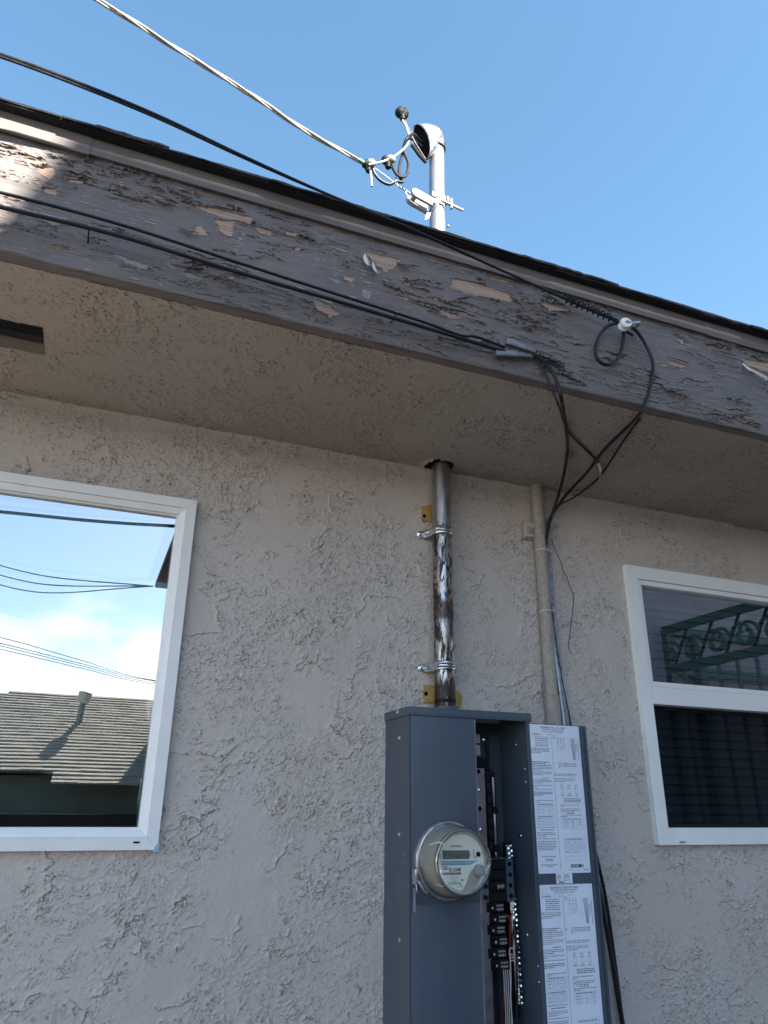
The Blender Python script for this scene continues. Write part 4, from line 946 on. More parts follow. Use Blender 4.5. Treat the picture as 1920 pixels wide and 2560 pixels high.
# ------------------------------------------------------------------ meter cabinet
BX0, BX1, BY, BZ0 = .793, 1.158, -.170, .86
cab = thing('meter_cabinet', ((BX0+BX1)/2, 0, BZ0), 'blue grey electrical service cabinet with open breaker compartment on the stucco wall', 'cabinet')
CVX = .984      # right edge of the meter cover
def cabinet():
    t = .0016; b = MB()
    b.box(BX0, BX0+t, BY, 0, BZ0, 1.832); b.box(BX1-t, BX1, BY, 0, BZ0, 1.832)
    b.box(BX0+t, BX1-t, -.006, -.003, BZ0, 1.832); b.box(BX0+t, BX1-t, BY, -.006, BZ0, BZ0+t)
    b.box(CVX-.001, CVX+.0006, BY+.012, -.006, BZ0+t, 1.83)          # partition
    b.box(BX1-.010, BX1-t, BY, BY+.0015, BZ0, 1.83)                   # lip of the open bay
    b.build('body', 'panel_in' if False else 'panel', cab, smooth=False)
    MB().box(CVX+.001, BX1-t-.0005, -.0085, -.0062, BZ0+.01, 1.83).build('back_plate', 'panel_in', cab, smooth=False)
    c = MB()
    c.box(BX0-.004, BX1+.006, BY-.006, .0, ZCAP-.002, ZCAP, .0006)
    c.box(BX0-.004, BX1+.006, BY-.006, BY-.0042, ZCAP-.022, ZCAP-.0022, .0005)
    c.box(BX0-.004, BX0-.0024, BY-.004, 0, ZCAP-.022, ZCAP-.0022, .0003); c.box(BX1+.0044, BX1+.006, BY-.004, 0, ZCAP-.022, ZCAP-.0022, .0003)
    cap = c.build('top_cap', 'panel', cab)
    k = MB(); kp = P(1245, 1802, BY+.04)
    k.lathe([(.020, 0), (.022, -.006), (.018, -.010)], (kp.x, BY+.05, ZCAP-.004), seg=20); k.box(kp.x-.032, kp.x-.018, BY+.035, BY+.065, ZCAP-.010, ZCAP-.004); k.box(kp.x+.025, kp.x+.038, BY+.035, BY+.065, ZCAP-.009, ZCAP-.004)
    k.build('knockout', 'panel', cap)
    def cover(z0, z1, nm, y):
        m = MB().box(BX0+.003, CVX, y, y+.002, z0, z1, .0007); m.box(BX0+.0025, BX0+.0045, y+.0022, y+.02, z0, z1)
        m.box(CVX-.0016, CVX, y+.0022, y+.014, z0, z1); return m.build(nm, 'panel', cab)
    cover(1.3795, 1.8225, 'meter_cover_plate', BY-.0035); cover(BZ0+.004, 1.3815, 'lower_cover_plate', BY-.0012)
    MB().box(CVX+.0006, CVX+.0042, BY-.001, BY+.02, BZ0, 1.822).build('cover_edge', 'edge', cab, smooth=False)
    for px, py in ((994, 1780), (998, 1845), (998, 2085), (1000, 2350)):
        p = PX(px, py, BX0-(.004 if py < 1790 else 0))
        MB().lathe([(.0062, 0), (.0058, .002), (.003, .0036)], p, (-1, 0, 0), 6).build('screw', 'zinc', cab)
    for px, py in ((1010, 2138), (1010, 2155)):
        p = PX(px, py, BX0); MB().tube([p+Vector((-.0003, -.002, .004)), p+Vector((-.0008, .002, 0)), p+Vector((-.0003, -.002, -.004))], .0007, 5).build('dimple', 'zinc', cab)
    # breaker bay fittings
    def bolt(px, py, y, r=.007):
        p = P(px, py, y); MB().lathe([(r, 0), (r*.9, .003), (r*.4, .005)], p, (0, -1, 0), 12).build('screw', 'zinc', cab)
    bolt(1211, 1849, -.010, .008)
    for px, py in ((1288, 1862), (1301, 2090), (1317, 2338)):
        p = PX(px, py, BX1-.002); MB().lathe([(.006, 0), (.0052, .002), (.002, .004)], p, (-1, 0, 0), 10).build('screw', 'zinc', cab)
    lb = MB(); a = P(1190, 1838, -.009); lb.box(CVX+.001, a.x+.014, -.0100, -.0088, P(0, 1887, -.009).z, P(1190, 1836, -.009).z)
    l1 = P(1195, 1836, -.01).z; l2 = P(1195, 1857, -.01).z; l3 = P(1195, 1863, -.01).z; l4 = P(1195, 1888, -.01).z; lx = P(1200, 1860, -.01).x
    lo = MB().box(lx-.05, lx, -.0102, -.0088, l2, l1).box(lx-.05, lx, -.0102, -.0088, l4, l3).build('warning_label', 'paper', cab, smooth=False)
    MB().box(lx-.05, lx, -.0103, -.0088, l3, l2).build('red_band', 'red_label', lo, smooth=False)
    pr = MB(); rng = random.Random(1)
    for zz in np.linspace(l4+.004, l1-.004, 12):
        if l3-.002 < zz < l2+.002: continue
        pr.rect(lx-.03, lx-.002-rng.random()*.01, zz-.0006, zz+.0006, -.0106)
    pr.build('printing', 'inkgrey', lo, smooth=False)
    # bus assembly
    zt = 1.729
    bo = MB().box(1.000, 1.082, -.082, -.010, 1.47, zt-.035, .002).box(1.010, 1.071, -.085, -.012, zt-.04, zt, .002)
    for i in range(7): z = zt-.06-i*.030; bo.box(1.062, 1.084, -.090, -.080, z, z+.022, .002)
    bo.build('bus_housing', 'blackp', cab)
    MB().box(1.0845, 1.0865, -.094, -.082, 1.47, 1.69).build('bus_spine', 'blackp', cab)
    pl = MB().box(1.022, 1.0515, -.098, -.0955, 1.06, 1.699, .0006); po = pl.build('bus_plate', 'steelplate', cab, smooth=False)
    for py, hole in ((1929, 1), (1976, 0), (2022, 1), (2075, 0)):
        p = P(1196 + (py-1929)*.035, py, -.099)
        if hole: MB().lathe([(.0062, 0), (.0062, .0006)], p+Vector((0, .0006, 0)), (0, -1, 0), 18).build('hole', 'hole', po)
        else: MB().sph(p, .0062, (1, .6, 1), 12).build('screw', 'zinc', po)
    br = MB(); xb = P(1231, 1945, -.094).x; zt_ = P(1231, 1943, -.094).z
    zz = [(zt_, zt_-.076), (zt_-.094, zt_-.173), (zt_-.188, 1.475)]
    for a, c2 in zz: br.box(xb, xb+.0036, -.094, -.082, c2, a, .0004).box(xb+.0044, xb+.0076, -.092, -.082, c2, a, .0004)
    br.build('neutral_bar', 'zincb', cab)
    bk = MB().box(xb-.002, xb+.010, -.0815, -.010, 1.46, zt_+.02)
    for z in (zt_-.085, zt_-.1805): bk.box(xb-.003, xb+.012, -.098, -.0815, z-.0085, z+.0085, .001)
    bk.build('bar_support', 'blackp', cab, smooth=False)
    # inner sheet metal step beside the bus
    MB().box(1.104, 1.106, -.040, -.010, BZ0+.01, 1.790).build('inner_flange', 'panel', cab, smooth=False)
    # door hinges: slotted plates on the bay wall
    for y0, y1 in ((1905, 1975), (2395, 2480)):
        a = PX(1312 if y0 < 2000 else 1345, y0, BX1-.003); c2 = PX(1315 if y0 < 2000 else 1352, y1, BX1-.003)
        h = MB().box(BX1-.0035, BX1-.0018, a.y-.010, a.y+.014, c2.z, a.z, .0005)
        ho = h.build('hinge', 'panel', cab, smooth=False)
        for f_ in (.25, .72): MB().sph((BX1-.004, a.y+.002, a.z+(c2.z-a.z)*f_), .0036, (.6, 1, 1), 10).build('rivet', 'zincb', ho)
MAT['edge'] = simple('pale_edge', (.30, .30, .34), .4, .6)
MAT['zincb'] = simple('shiny_zinc', (.85, .87, .9), .16, 1, var=.05, scale=90, bump=.0004, bscale=90)
cabinet()
def main_block():
    x0, x1 = 1.030, 1.1235; z0, z1 = 1.369, 1.472; y = -.104
    t = MB().box(x0, x1-.021, y+.008, -.012, z0+.002, z1-.002, .002)
    for i in range(4): zc = z1-.014-i*(z1-z0)/4.02; t.box(x0+.020, x1-.024, y+.001, y+.010, zc-.0105, zc+.0105, .0008)
    for i in range(4): zc = z1-.014-i*(z1-z0)/4.02; t.box(x0+.005, x0+.013, y-.004, y+.008, zc-.005, zc+.005, .001)
    o = t.build('main_breaker', 'blackp', cab, smooth=False)
    p = MB().box(x1-.021, x1, y-.001, -.012, z0, z1, .0008).box(x0-.006, x1-.021, y+.0035, y+.0065, z1-.001, z1+.0015); po = p.build('plate', 'panel', o, smooth=False)
    for i in range(4): MB().lathe([(.0058, 0), (.0058, .0005)], (x1-.0105, y-.0009, z1-.013-i*(z1-z0)/4.02), (0, -1, 0), 18).build('hole', 'hole', o)
    m = MB(); zc = z1-.014-2*(z1-z0)/4.02
    for k in range(6): m.rect(x0+.045+k*.0036, x0+.047+k*.0036, zc-.006+(k % 3)*.002, zc+.004-(k % 2)*.003, y-.0002)
    m.build('rating_mark', 'whitewire', o, smooth=False); MB().rect(x0+.044, x0+.0485, zc-.007, zc-.002, y-.0003).build('yellow_mark', 'yellow', o, smooth=False)
main_block()
def breaker():
    x0, x1 = 1.018, 1.098; y = -.100; zc = 0
    e = thing('circuit_breaker', (1.06, -.06, 0), 'x', 'breaker', 'circuit breakers in the column')
    b = MB().box(x0, x1, y+.012, -.02, -.0125, .0125, .0015).box(x0+.024, x1-.006, y, y+.013, -.0115, .0115, .0015); b.build('case', 'blackp', e, smooth=False)
    MB().box(x0+.031, x0+.041, y-.009, y+.001, -.004, .003, .001).build('toggle', 'blackp', e); MB().rect(x0+.033, x0+.038, -.003, .002, y-.0093).build('toggle_mark', 'whitewire', e, smooth=False)
    m = MB(); rng = random.Random(4)
    for r in range(2):
        for k in range(5):
            h = rng.uniform(.0028, .0046); xx = x0+.053+k*.0044; zz = .0045-r*.0085
            m.rect(xx, xx+.0016, zz-h, zz+h*.5, y-.0004); m.rect(xx, xx+.0030, zz-h*.3, zz-h*.3+.0010, y-.0004)
    m.build('rating_mark', 'whitewire', e, smooth=False)
    return e
def breakers():
    rows = [2268, 2297, 2324, 2353, 2383, 2412]
    words = ['topmost small breaker, blank, just under the main breaker', 'second small breaker below the main breaker', 'third small breaker below the main breaker', 'fourth small breaker, above the white wire bends', 'fifth small breaker, beside the white wire bends', 'lowest small breaker, above the hanging white wires']
    proto = breaker(); kids = list(proto.children)
    for i, py in enumerate(rows):
        z = P(1245, py, -.10).z
        if i == 0: e = proto
        else:
            e = proto.copy(); COL.objects.link(e)
            for c in kids:
                d = c.copy(); COL.objects.link(d); d.parent = e
        e.location = (1.06+(.006 if i % 2 else 0), -.06, z); e['label'] = words[i]
breakers()
def ground_bar():
    t = thing('terminal_bar', (1.140, -.03, 1.13), 'long neutral bar packed with bright screws along the right of the breakers', 'terminal bar')
    rng = random.Random(9)
    segs = [(P(1274, 2112, -.085), P(1279, 2150, -.085)), (P(1285, 2245, -.085), P(1303, 2512, -.085))]
    b = MB(); sc = MB()
    for a, c in segs:
        b.tube([a+Vector((0, .010, 0)), c+Vector((0, .010, 0))], .0075, 4); n = int((a-c).length/.0062)
        for k in range(n):
            p = a+(c-a)*(k+.5)/n; dx = (-.0042 if k % 2 else .0040)+rng.uniform(-.001, .001)
            sc.lathe([(.0033, 0), (.0033, .004), (.0012, .0046)], p+Vector((dx, .002, 0)), (rng.uniform(-.5, .3), -1, rng.uniform(-.1, .7)), 7)
    b.build('bar', 'zinc', t); tag(sc.build('terminal_screws', 'zincb', t), kind='stuff')
    MB().box(1.126, 1.148, -.060, -.050, 1.10, 1.51).build('bar_mount', 'blackp', t, smooth=False)
ground_bar()
def bay_wires():
    g = 'white wires bundled below the breakers'
    for i, (a, b) in enumerate(((1259, 1265), (1264, 1270), (1269, 1274), (1274, 1279))):
        o = MB().tube(spline([P(a, 2424, -.095), P(a+2, 2470, -.098), P((a+b)/2+2, 2520, -.098), P(b, 2575, -.095), P(b, 2640, -.09)], 6), .0013, 6).build('white_wire', 'whitewire')
        tag(o, 'white wire hanging straight below the lowest breaker, one of four side by side', 'wire', g)
    o = MB().tube(spline([P(1286, 2369, -.10), P(1277, 2371, -.104), P(1274, 2378, -.104), P(1276, 2410, -.104), P(1277, 2450, -.10), P(1277, 2500, -.10), P(1281, 2560, -.098), P(1286, 2600, -.09)], 6), .0017, 6).build('white_wire', 'whitewire')
    tag(o, 'white wire with a hooked top beside the fifth breaker', 'wire')
    for py in (2387, 2394, 2402):
        tag(MB().tube([P(1275, py, -.104), P(1287, py-1, -.10)], .0017, 6).build('white_wire', 'whitewire'), 'short horizontal white wire end entering the terminal bar', 'wire', 'short white wire ends in the terminal bar')
    cable('red_wire', [P(1264, 2290, -.10), P(1272, 2292, -.104), P(1276, 2310, -.10), P(1275, 2350, -.09), P(1273, 2420, -.06)], .0034, 'redwire', 'dark red wire arching from the second breaker down the bay', 'wire')
    cable('red_wire', [P(1262, 2432, -.07), P(1262, 2470, -.06), P(1258, 2500, -.06), P(1252, 2560, -.05)], .003, 'redwire', 'dark red wire behind the white wires at the bottom of the bay', 'wire')
    cable('black_wire', [P(1285, 2300, -.09), P(1290, 2380, -.10), P(1293, 2470, -.10), P(1290, 2600, -.09)], .003, 'black', 'black wire curving down beside the terminal bar', 'wire')
    cable('bare_wire', [P(1298, 2495, -.07), P(1306, 2520, -.07), P(1312, 2545, -.07), P(1316, 2600, -.07)], .0008, 'alu', 'hair-thin bare wire under the terminal bar', 'wire', seg=5)
bay_wires()
# ------------------------------------------------------------------ open door with its printed labels
DX0, DX1, DZ0, DZ1 = BX1+.001, 1.3435, .88, 1.8195
door = thing('cabinet_door', (DX0, BY, DZ0), 'narrow grey cabinet door swung open flat beside the cabinet with printed white labels', 'door')
def door_build():
    b = MB().box(DX0, DX1-.0015, BY-.001, BY+.0005, DZ0, DZ1, .0004)
    b.box(DX1-.0015, DX1, BY-.001, BY+.020, DZ0, DZ1); b.box(DX0, DX1-.0015, BY+.0005, BY+.018, DZ1-.0015, DZ1)
    b.box(DX1-.016, DX1-.0132, BY-.0060, BY-.001, DZ0, DZ1-.001, .0006); b.box(DX1-.004, DX1, BY-.0085, BY-.001, DZ0, DZ1-.0005, .0006)
    b.build('leaf', 'panel', door, smooth=False)
    yl = BY-.0016
    LX0, LX1 = DX0+.0005, 1.3225
    zt1, zb1 = DZ1-.002, P(1400, 2183, BY).z; zt2, zb2 = P(1400, 2211, BY).z, DZ0+.01
    def label(zt, zb, titles, spanish, name):
        H = 1.0*(zt1-zb1); W = LX1-LX0
        lo = MB().box(LX0, LX1, yl, BY-.0009, zb, zt).build('printed_label', 'paper', door, smooth=False, label=name)
        ink = MB(); gr = MB(); rng = random.Random(12 if spanish else 5); yy = yl-.0004
        X = lambda u: LX0+u*W
        Z = lambda v: zt-v*H
        def tx(s, u, v, h, al='CENTER', sx=1, bold=.0, m=ink): text(m, s, Vector((X(u), yy, Z(v))), h*H, align=al, sx=sx, bold=bold)
        def para(u0, u1, v, n, dv=.0105, bold=0, last=.5, hh=.42):
            for k in range(n):
                e = u1 if k < n-1 else u0+(u1-u0)*last; u = u0
                while u < e-.01:
                    wd = rng.uniform(.018, .06); wd = min(wd, e-u); z = Z(v+k*dv)
                    (ink if (bold or rng.random() < .12) else gr).rect(X(u), X(u+wd), z-dv*H*hh*.5, z+dv*H*hh*.5, yy); u += wd+.010
        def line(u0, u1, v0, v1, th=.0005, m=ink):
            m.rect(min(X(u0), X(u1))-(th/2 if u0 == u1 else 0), max(X(u0), X(u1))+(th/2 if u0 == u1 else 0), min(Z(v0), Z(v1))-(th/2 if v0 == v1 else 0), max(Z(v0), Z(v1))+(th/2 if v0 == v1 else 0), yy)
        def table(u0, u1, v0, v1, cols, rows, fill=.6):
            for r in [0]+rows+[1]: line(u0, u1, v0+(v1-v0)*r, v0+(v1-v0)*r, .00035, gr)
            for c in [0, 1]: line(u0+(u1-u0)*c, u0+(u1-u0)*c, v0, v1, .00035, gr)
            for c in cols: line(u0+(u1-u0)*c, u0+(u1-u0)*c, v0+(v1-v0)*rows[0], v1, .00035, gr)
            para(u0+.03, u1-.03, v0+(v1-v0)*rows[0]*.5, 1, bold=1, last=1)
            cc = [0]+cols+[1]; rr = rows+[1]
            for i in range(len(cc)-1):
                for j in range(len(rr)-1):
                    if rng.random() < .9:
                        um = u0+(u1-u0)*(cc[i]+cc[i+1])/2; vm = v0+(v1-v0)*(rr[j]+rr[j+1])/2; hw = (u1-u0)*(cc[i+1]-cc[i])*(.32 if i == 0 else .2); gr.rect(X(um-hw), X(um+hw), Z(vm)-.0007, Z(vm)+.0007, yy)
        tx(titles[0], .46, .020, .0185, bold=.012); tx(titles[1], .46, .034, .0125, bold=.008); tx(titles[2], .46, .048, .0125, bold=.008)
        tx(titles[3], .04, .060, .008, 'LEFT', m=gr); tx(titles[4], .34, .060, .008, 'LEFT', m=gr); tx(titles[5], .03, .073, .0125, 'LEFT', bold=.012); tx('W2', .34, .073, .012, 'LEFT', bold=.01)
        dvx = .42
        line(dvx, dvx, .052, .975, .0007)
        # left column
        v = .090
        for k, n in enumerate((1, 1, 1, 1, 1, 1)): para(.09, .35, v, 1, bold=(k == 1 or k == 5), last=1); v += .0125
        para(0.0, .37, .170, 4, bold=0)
        para(0.0, .34, .265, 2, bold=1, last=.8); para(0.0, .37, .288, 1, bold=1, last=1); para(0, .38, .300, 3); para(0, .38, .334, 3)
        para(.18, .32, .376, 1, bold=1, last=1)
        para(0, .38, .390, 3); para(0, .38, .426, 2, bold=0, last=.2); para(0, .38, .452, 1, last=1); para(0, .37, .472, 3, bold=1, last=.5)
        para(.02, .39, .528, 2, last=.3)
        table(.02, .38, .548, .618, [.27, .45, .65, .83], [.18, .42, .68])
        table(.02, .38, .628, .693, [.25, .42, .58, .74, .87], [.2, .42, .74])
        para(.02, .38, .706, 1, last=1); para(.07, .35, .722, 1, bold=1, last=1)
        para(.02, .37, .741, 3); para(.02, .38, .779, 1, last=1); para(.02, .37, .797, 6, last=.9)
        if not spanish:
            para(.08, .34, .893, 1, bold=1, last=1); tx('232853', .22, .915, .024, sx=.95, bold=.004)
            para(.06, .37, .946, 1, bold=1, last=1); para(.17, .27, .957, 1, bold=1, last=1)
        else: para(.02, .38, .89, 6)
        # right column: wiring diagram
        para(.45, .50, .078, 3, bold=0); para(.55, .58, .068, 1)
        for a, b, c, d in ((.52, .52, .09, .18), (.63, .63, .09, .18), (.52, .63, .09, .09), (.52, .63, .18, .18), (.55, .55, .11, .16), (.60, .60, .12, .17), (.55, .70, .15, .15), (.55, .70, .158, .158), (.58, .72, .166, .166), (.58, .72, .174, .174)): line(a, b, c, d, .0004, gr)
        for u, vv in ((.545, .10), (.60, .10), (.545, .122), (.60, .122)): MB; ink.lathe([(.0016, 0), (.0016, .0001)], (X(u), yy, Z(vv)), (0, -1, 0), 8)
        line(.665, .665, .08, .15, .0013, gr)
        line(.76, .76, .09, .245, .0004, gr)
        for k in range(26):
            gr.rect(X(.80+.0012*k), X(.835+.0012*k), Z(.09+k*.006)-.0006, Z(.09+k*.006)+.0006, yy); (ink if k % 3 else gr).rect(X(.855), X(.885), Z(.092+k*.006)-.0005, Z(.092+k*.006)+.0005, yy)
        line(.85, .85, .09, .25, .0004, gr); line(.89, .89, .09, .25, .0004, gr); line(.955, .955, .105, .245, .0011)
        para(.90, .93, .13, 6, dv=.013)
        para(.43, .50, .274, 1); para(.53, .90, .268, 4, bold=0, last=.1)
        para(.43, .90, .345, 2, bold=0, last=.9); para(.43, .84, .377, 3, bold=0)
        for k, (u, s) in enumerate(((.565, ('ON', 'CERRADO')[spanish]), (.70, ('TRIPPED', 'DISPARADO')[spanish]), (.845, ('OFF', 'ABIERTO')[spanish]))):
            for a, b, c, d in ((-.025, -.025, .415, .485), (.025, .025, .415, .485), (-.025, .025, .415, .415), (-.025, .025, .485, .485), (-.025, .025, .475, .475), (-.025, .025, .445, .445)): line(u+a, u+b, c, d, .0004)
            ink.rect(X(u-.012), X(u+.010), Z(.423)-.001, Z(.423)+.001, yy); ink.rect(X(u-.020), X(u-.008), Z(.436+.002*k)-.0014, Z(.436+.002*k)+.0014, yy)
            tx(s, u, .493, .0125 if not spanish else .0085, bold=.008)
        para(.58, .92, .514, 3, bold=1, last=1)
        para(.50, .88, .556, 2, last=.2); para(.50, .90, .582, 3, last=.7); para(.62, .78, .613, 1, bold=1, last=1); para(.50, .93, .624, 2, last=.3)
        table(.50, .93, .643, .714, [.36, .70], [.22, .45, .68])
        if not spanish:
            table(.52, .93, .775, .920, [.36, .68], [.10, .28]); 
            for k in range(7): line(.52, .93, .815+k*.0065, .815+k*.0065, .0004, gr)
            line(.52, .93, .865, .865, .0004, gr); line(.52, .93, .893, .893, .0004, gr)
            ink.rect(X(.62), X(.87), Z(.965), Z(.945), yy)
            w = MB(); text(w, 'SQUARE', Vector((X(.635), yy-.0003, Z(.955))), .0165*H, sx=1.0, bold=.02)
            ring_ = [(X(.825), X(.862), Z(.963), Z(.947))]
            for a, b, c, d in ring_:
                w.rect(a, b, d-.0008, d, yy-.0003); w.rect(a, b, c, c+.0008, yy-.0003); w.rect(a, a+.0008, c, d, yy-.0003); w.rect(b-.0008, b, c, d, yy-.0003)
            text(w, 'D', Vector((X(.8435), yy-.0003, Z(.955))), .0145*H, align='CENTER', bold=.02)
            w.build('emblem_lettering', 'paper', lo, smooth=False)
            tx('Made in Mexico', .56, .979, .0075, 'LEFT'); para(.745, .765, .977, 2, dv=.006, bold=1, last=1); para(.87, .96, .979, 1, bold=1, last=1)
        else: table(.52, .93, .800, .93, [.36, .68], [.12, .35, .6])
        nk = len(ink.f); ink.add(gr.v, gr.f); po = ink.build('printing', 'ink', lo, smooth=False); po.data.materials.append(MAT['inkgrey'])
        for pg in po.data.polygons: pg.material_index = 1 if pg.index >= nk else 0
    label(zt1, zb1, ('SQUARE D ALL - IN - ONE', 'Combination Service Entrance Device', 'Customer Owned Service Equipment', 'Catalog Number', 'Series', 'SC2040M200C'), 0, 'upper white label printed with text, tables and a wiring diagram')
    label(zt2, zb2, ('SQUARE D TODO EN UNO', 'Base Integral de Medición Para Acometida', 'Equipo Comprado Por el Cliente', 'No. De Catálogo', 'Serie', 'SC2040M200C'), 1, 'lower white label printed in Spanish with text and tables')
    a = P(1389, 2183.5, BY); b = P(1431, 2208, BY); x0, x1, z0, z1 = a.x, b.x, b.z, a.z
    u = MB().box(x0, x1, yl-.0002, BY-.0009, z0, z1).build('listing_sticker', 'paper', door, smooth=False, label='small white listing sticker between the two big labels')
    k = MB(); yy = yl-.0006; h = z1-z0; w = x1-x0
    cx, cz, r = x0+w*.17, z0+h*.67, h*.22
    for i in range(24):
        a0, a1 = 2*math.pi*i/24, 2*math.pi*(i+1)/24
        k.quad(*[(cx+math.cos(t)*q, yy, cz+math.sin(t)*q) for t, q in ((a0, r), (a1, r), (a1, r*.82), (a0, r*.82))])
    text(k, 'UL', Vector((cx, yy, cz)), h*.24, align='CENTER', bold=.01); text(k, 'LISTED', Vector((cx, yy, z0+h*.33)), h*.13, align='CENTER', bold=.01)
    for i, s in enumerate(('CLASS CTL', 'ENCLOSED', 'PANELBOARD')): text(k, s, Vector((x0+w*.64, yy, z1-h*(.15+.13*i))), h*.13, align='CENTER', bold=.01)
    text(k, 'ISSUE No. Y-9578', Vector((x0+w*.66, yy, z0+h*.33)), h*.12, align='CENTER', bold=.01); k.rect(x0+w*.14, x0+w*.46, z0+h*.06, z0+h*.20, yy)
    k.build('printing', 'ink', u, smooth=False)
    kk = MB(); text(kk, 'SQUARE D', Vector((x0+w*.30, yy-.0003, z0+h*.13)), h*.11, align='CENTER', bold=.01); kk.build('emblem_lettering', 'paper', u, smooth=False)
door_build()
# ------------------------------------------------------------------ the meter
def meter():
    c = Vector((.8905, BY-.004, 1.4765)); t = thing('electric_meter', c, 'round glass covered electricity meter with digital readout on the cabinet front', 'electric meter')
    Yn = (0, -1, 0)
    MB().lathe([(.0925, 0), (.092, .005), (.090, .008), (.084, .009)], c, Yn, 64).build('socket_collar', 'panel', t)
    MB().lathe([(.083, .007), (.0885, .008), (.0905, .012), (.0895, .016), (.0905, .019), (.0885, .023), (.084, .024)], c, Yn, 64, cap=False).build('sealing_ring', 'ringm', t)
    cl = MB(); q = P(1036, 2190, BY-.02)
    cl.box(q.x-.004, q.x+.006, BY-.034, BY-.014, q.z-.018, q.z+.016, .002); cl.tube([q+Vector((.004, -.015, -.01)), q+Vector((.016, -.02, -.03)), q+Vector((.024, -.02, -.036))], .0022, 6)
    cl.tube(spline([q+Vector((0, -.01, -.012)), q+Vector((.0, -.014, -.03)), q+Vector((.003, -.012, -.035))], 5), .0012, 6)
    co = cl.build('ring_clasp', 'ringm', t)
    MB().box(q.x-.002, q.x+.0045, BY-.020, BY-.016, q.z-.078, q.z-.026, .0006, ).build('seal_tag', 'tagm', t)
    # body inside, then the clear cover
    MB.POST = lambda v: (c.x+(v[0]-c.x)*.912, v[1], c.z+(v[2]-c.z)*.912)
    MB().lathe([(.089, .012), (.0865, .040), (.0815, .075), (.0795, .078), (.071, .080)], c, Yn, 64).build('body', 'beige', t)
    fc = MB().lathe([(.0735, .0805), (.0735, .084), (.072, .0845)], c, Yn, 64).build('face', 'beige2', t)
    yf = c.y-.0850
    W = lambda u, v: (c.x+u*.072, yf, c.z+v*.072)
    # light name plate: circle with the lower right cut away
    poly = []
    for k in range(0, 41):
        a = math.radians(-12+k*(250+0)/40); poly.append((math.cos(a)*.93, math.sin(a)*.93))
    poly = [p for p in poly] + [(-.1, -.93), (.02, -.90), (.16, -.70), (.26, -.48), (.40, -.28), (.62, -.10)]
    n = len(poly); MB().add([(c.x, yf, c.z+.02)]+[W(*p) for p in poly], [(0, i+1, (i+1) % n+1) for i in range(n)]).build('name_plate', 'face', fc, smooth=False)
    y2 = yf-.0004
    lc = MB().box(c.x-.056, c.x+.0225, y2-.0010, y2, c.z+.0075, c.z+.0285).build('display', 'lcd', fc, smooth=False)
    d = MB(); text(d, '8.8.4.4', Vector((c.x+.003, y2-.0013, c.z+.0175)), .018, align='CENTER'); d.rect(c.x-.050, c.x-.030, c.z+.022, c.z+.0232, y2-.0013); d.build('digits', 'lcdink', lc, smooth=False)
    V = [(c.x-.0700, y2, c.z+.0035), (c.x+.048, y2, c.z+.0035), (c.x+.026, y2, c.z-.0075), (c.x-.0700, y2, c.z-.0075)]
    MB().add(V, [(0, 1, 2, 3)]).build('blue_band', 'blueband', fc, smooth=False)
    k = MB(); y3 = y2-.0003; O = lambda dx, dz: Vector((c.x+dx, y3, c.z+dz))
    text(k, 'SDG&E', O(-.0665, -.0135), .0115, sx=.72, bold=.012); text(k, '5510540', O(-.038, -.0180), .0135, sx=.76, bold=.018)
    rng = random.Random(8); x = -.062
    while x < -.002: ww = rng.choice((.0005, .0009, .0013)); k.rect(c.x+x, c.x+x+ww, c.z-.0295, c.z-.0240, y3); x += ww+rng.choice((.0005, .0009))
    x = -.032
    while x < .002: k.rect(c.x+x, c.x+x+.0009, c.z+.0370, c.z+.0405, y3); x += .0016
    def dash(x0, x1, z, h=.0010):
        x = x0
        while x < x1: ww = rng.uniform(.0015, .0045); k.rect(c.x+x, min(c.x+x+ww, c.x+x1), c.z+z-h/2, c.z+z+h/2, y3); x += ww+.001
    dash(-.036, .006, .0340, .0006); dash(-.060, .014, .0010); dash(-.058, .010, -.0045); dash(-.036, -.010, -.0335, .0008); dash(-.034, -.008, -.0385); dash(-.028, -.014, -.0440)
    text(k, 'CENTRON', O(-.022, -.0500), .0075, align='CENTER', bold=.0); dash(-.010, .0, -.0545, .0014); dash(-.018, .002, -.0585, .0007)
    k.rect(c.x-.002, c.x+.003, c.z-.0445, c.z-.0400, y3)
    k.build('printing', 'ink', fc, smooth=False)
    a = MB(); a.tube([O(-.066, .008), O(-.066, .018), O(-.0635, .021), O(-.061, .018), O(-.061, .006)], .0007, 5); a.tube([O(.036, .012), O(.036, .030)], .0007, 5); a.tube([O(.041, .008), O(.041, .014)], .0010, 5); a.build('clip_mark', 'ink', fc)
    MB().lathe([(.0065, 0), (.0062, .0015)], O(.0500, .0185), Yn, 20).build('optical_port', 'hole', fc)
    b = MB().lathe([(.0150, 0), (.0150, .010), (.0135, .0125), (.0105, .0130)], O(.048, -.0205), Yn, 28); b.build('reset_knob', 'knobm', fc)
    b2 = MB(); 
    for kx in range(4): a_ = kx*math.pi/2+.4; b2.sph(O(.048+.006*math.cos(a_), -.0205+.006*math.sin(a_))+Vector((0, -.013, 0)), .0028, seg=8)
    b2.build('knob_rib', 'vinyl_gap', fc)
    g = MB().lathe([(.0915, .020), (.0895, .040), (.0860, .080), (.0820, .094), (.0800, .098), (.0765, .0995), (.0745, .0985), (.0735, .0965), (.05, .0963), (.001, .0962)], c, Yn, 72, cap=False)
    g.build('glass_cover', 'metercover', t, ang=80)
    MB().lathe([(.0815, .0905), (.0822, .093), (.0812, .0975), (.0780, .0998), (.0755, .0992), (.0765, .094)], c, Yn, 72, cap=False).build('cover_rim', 'rim', t, ang=80)
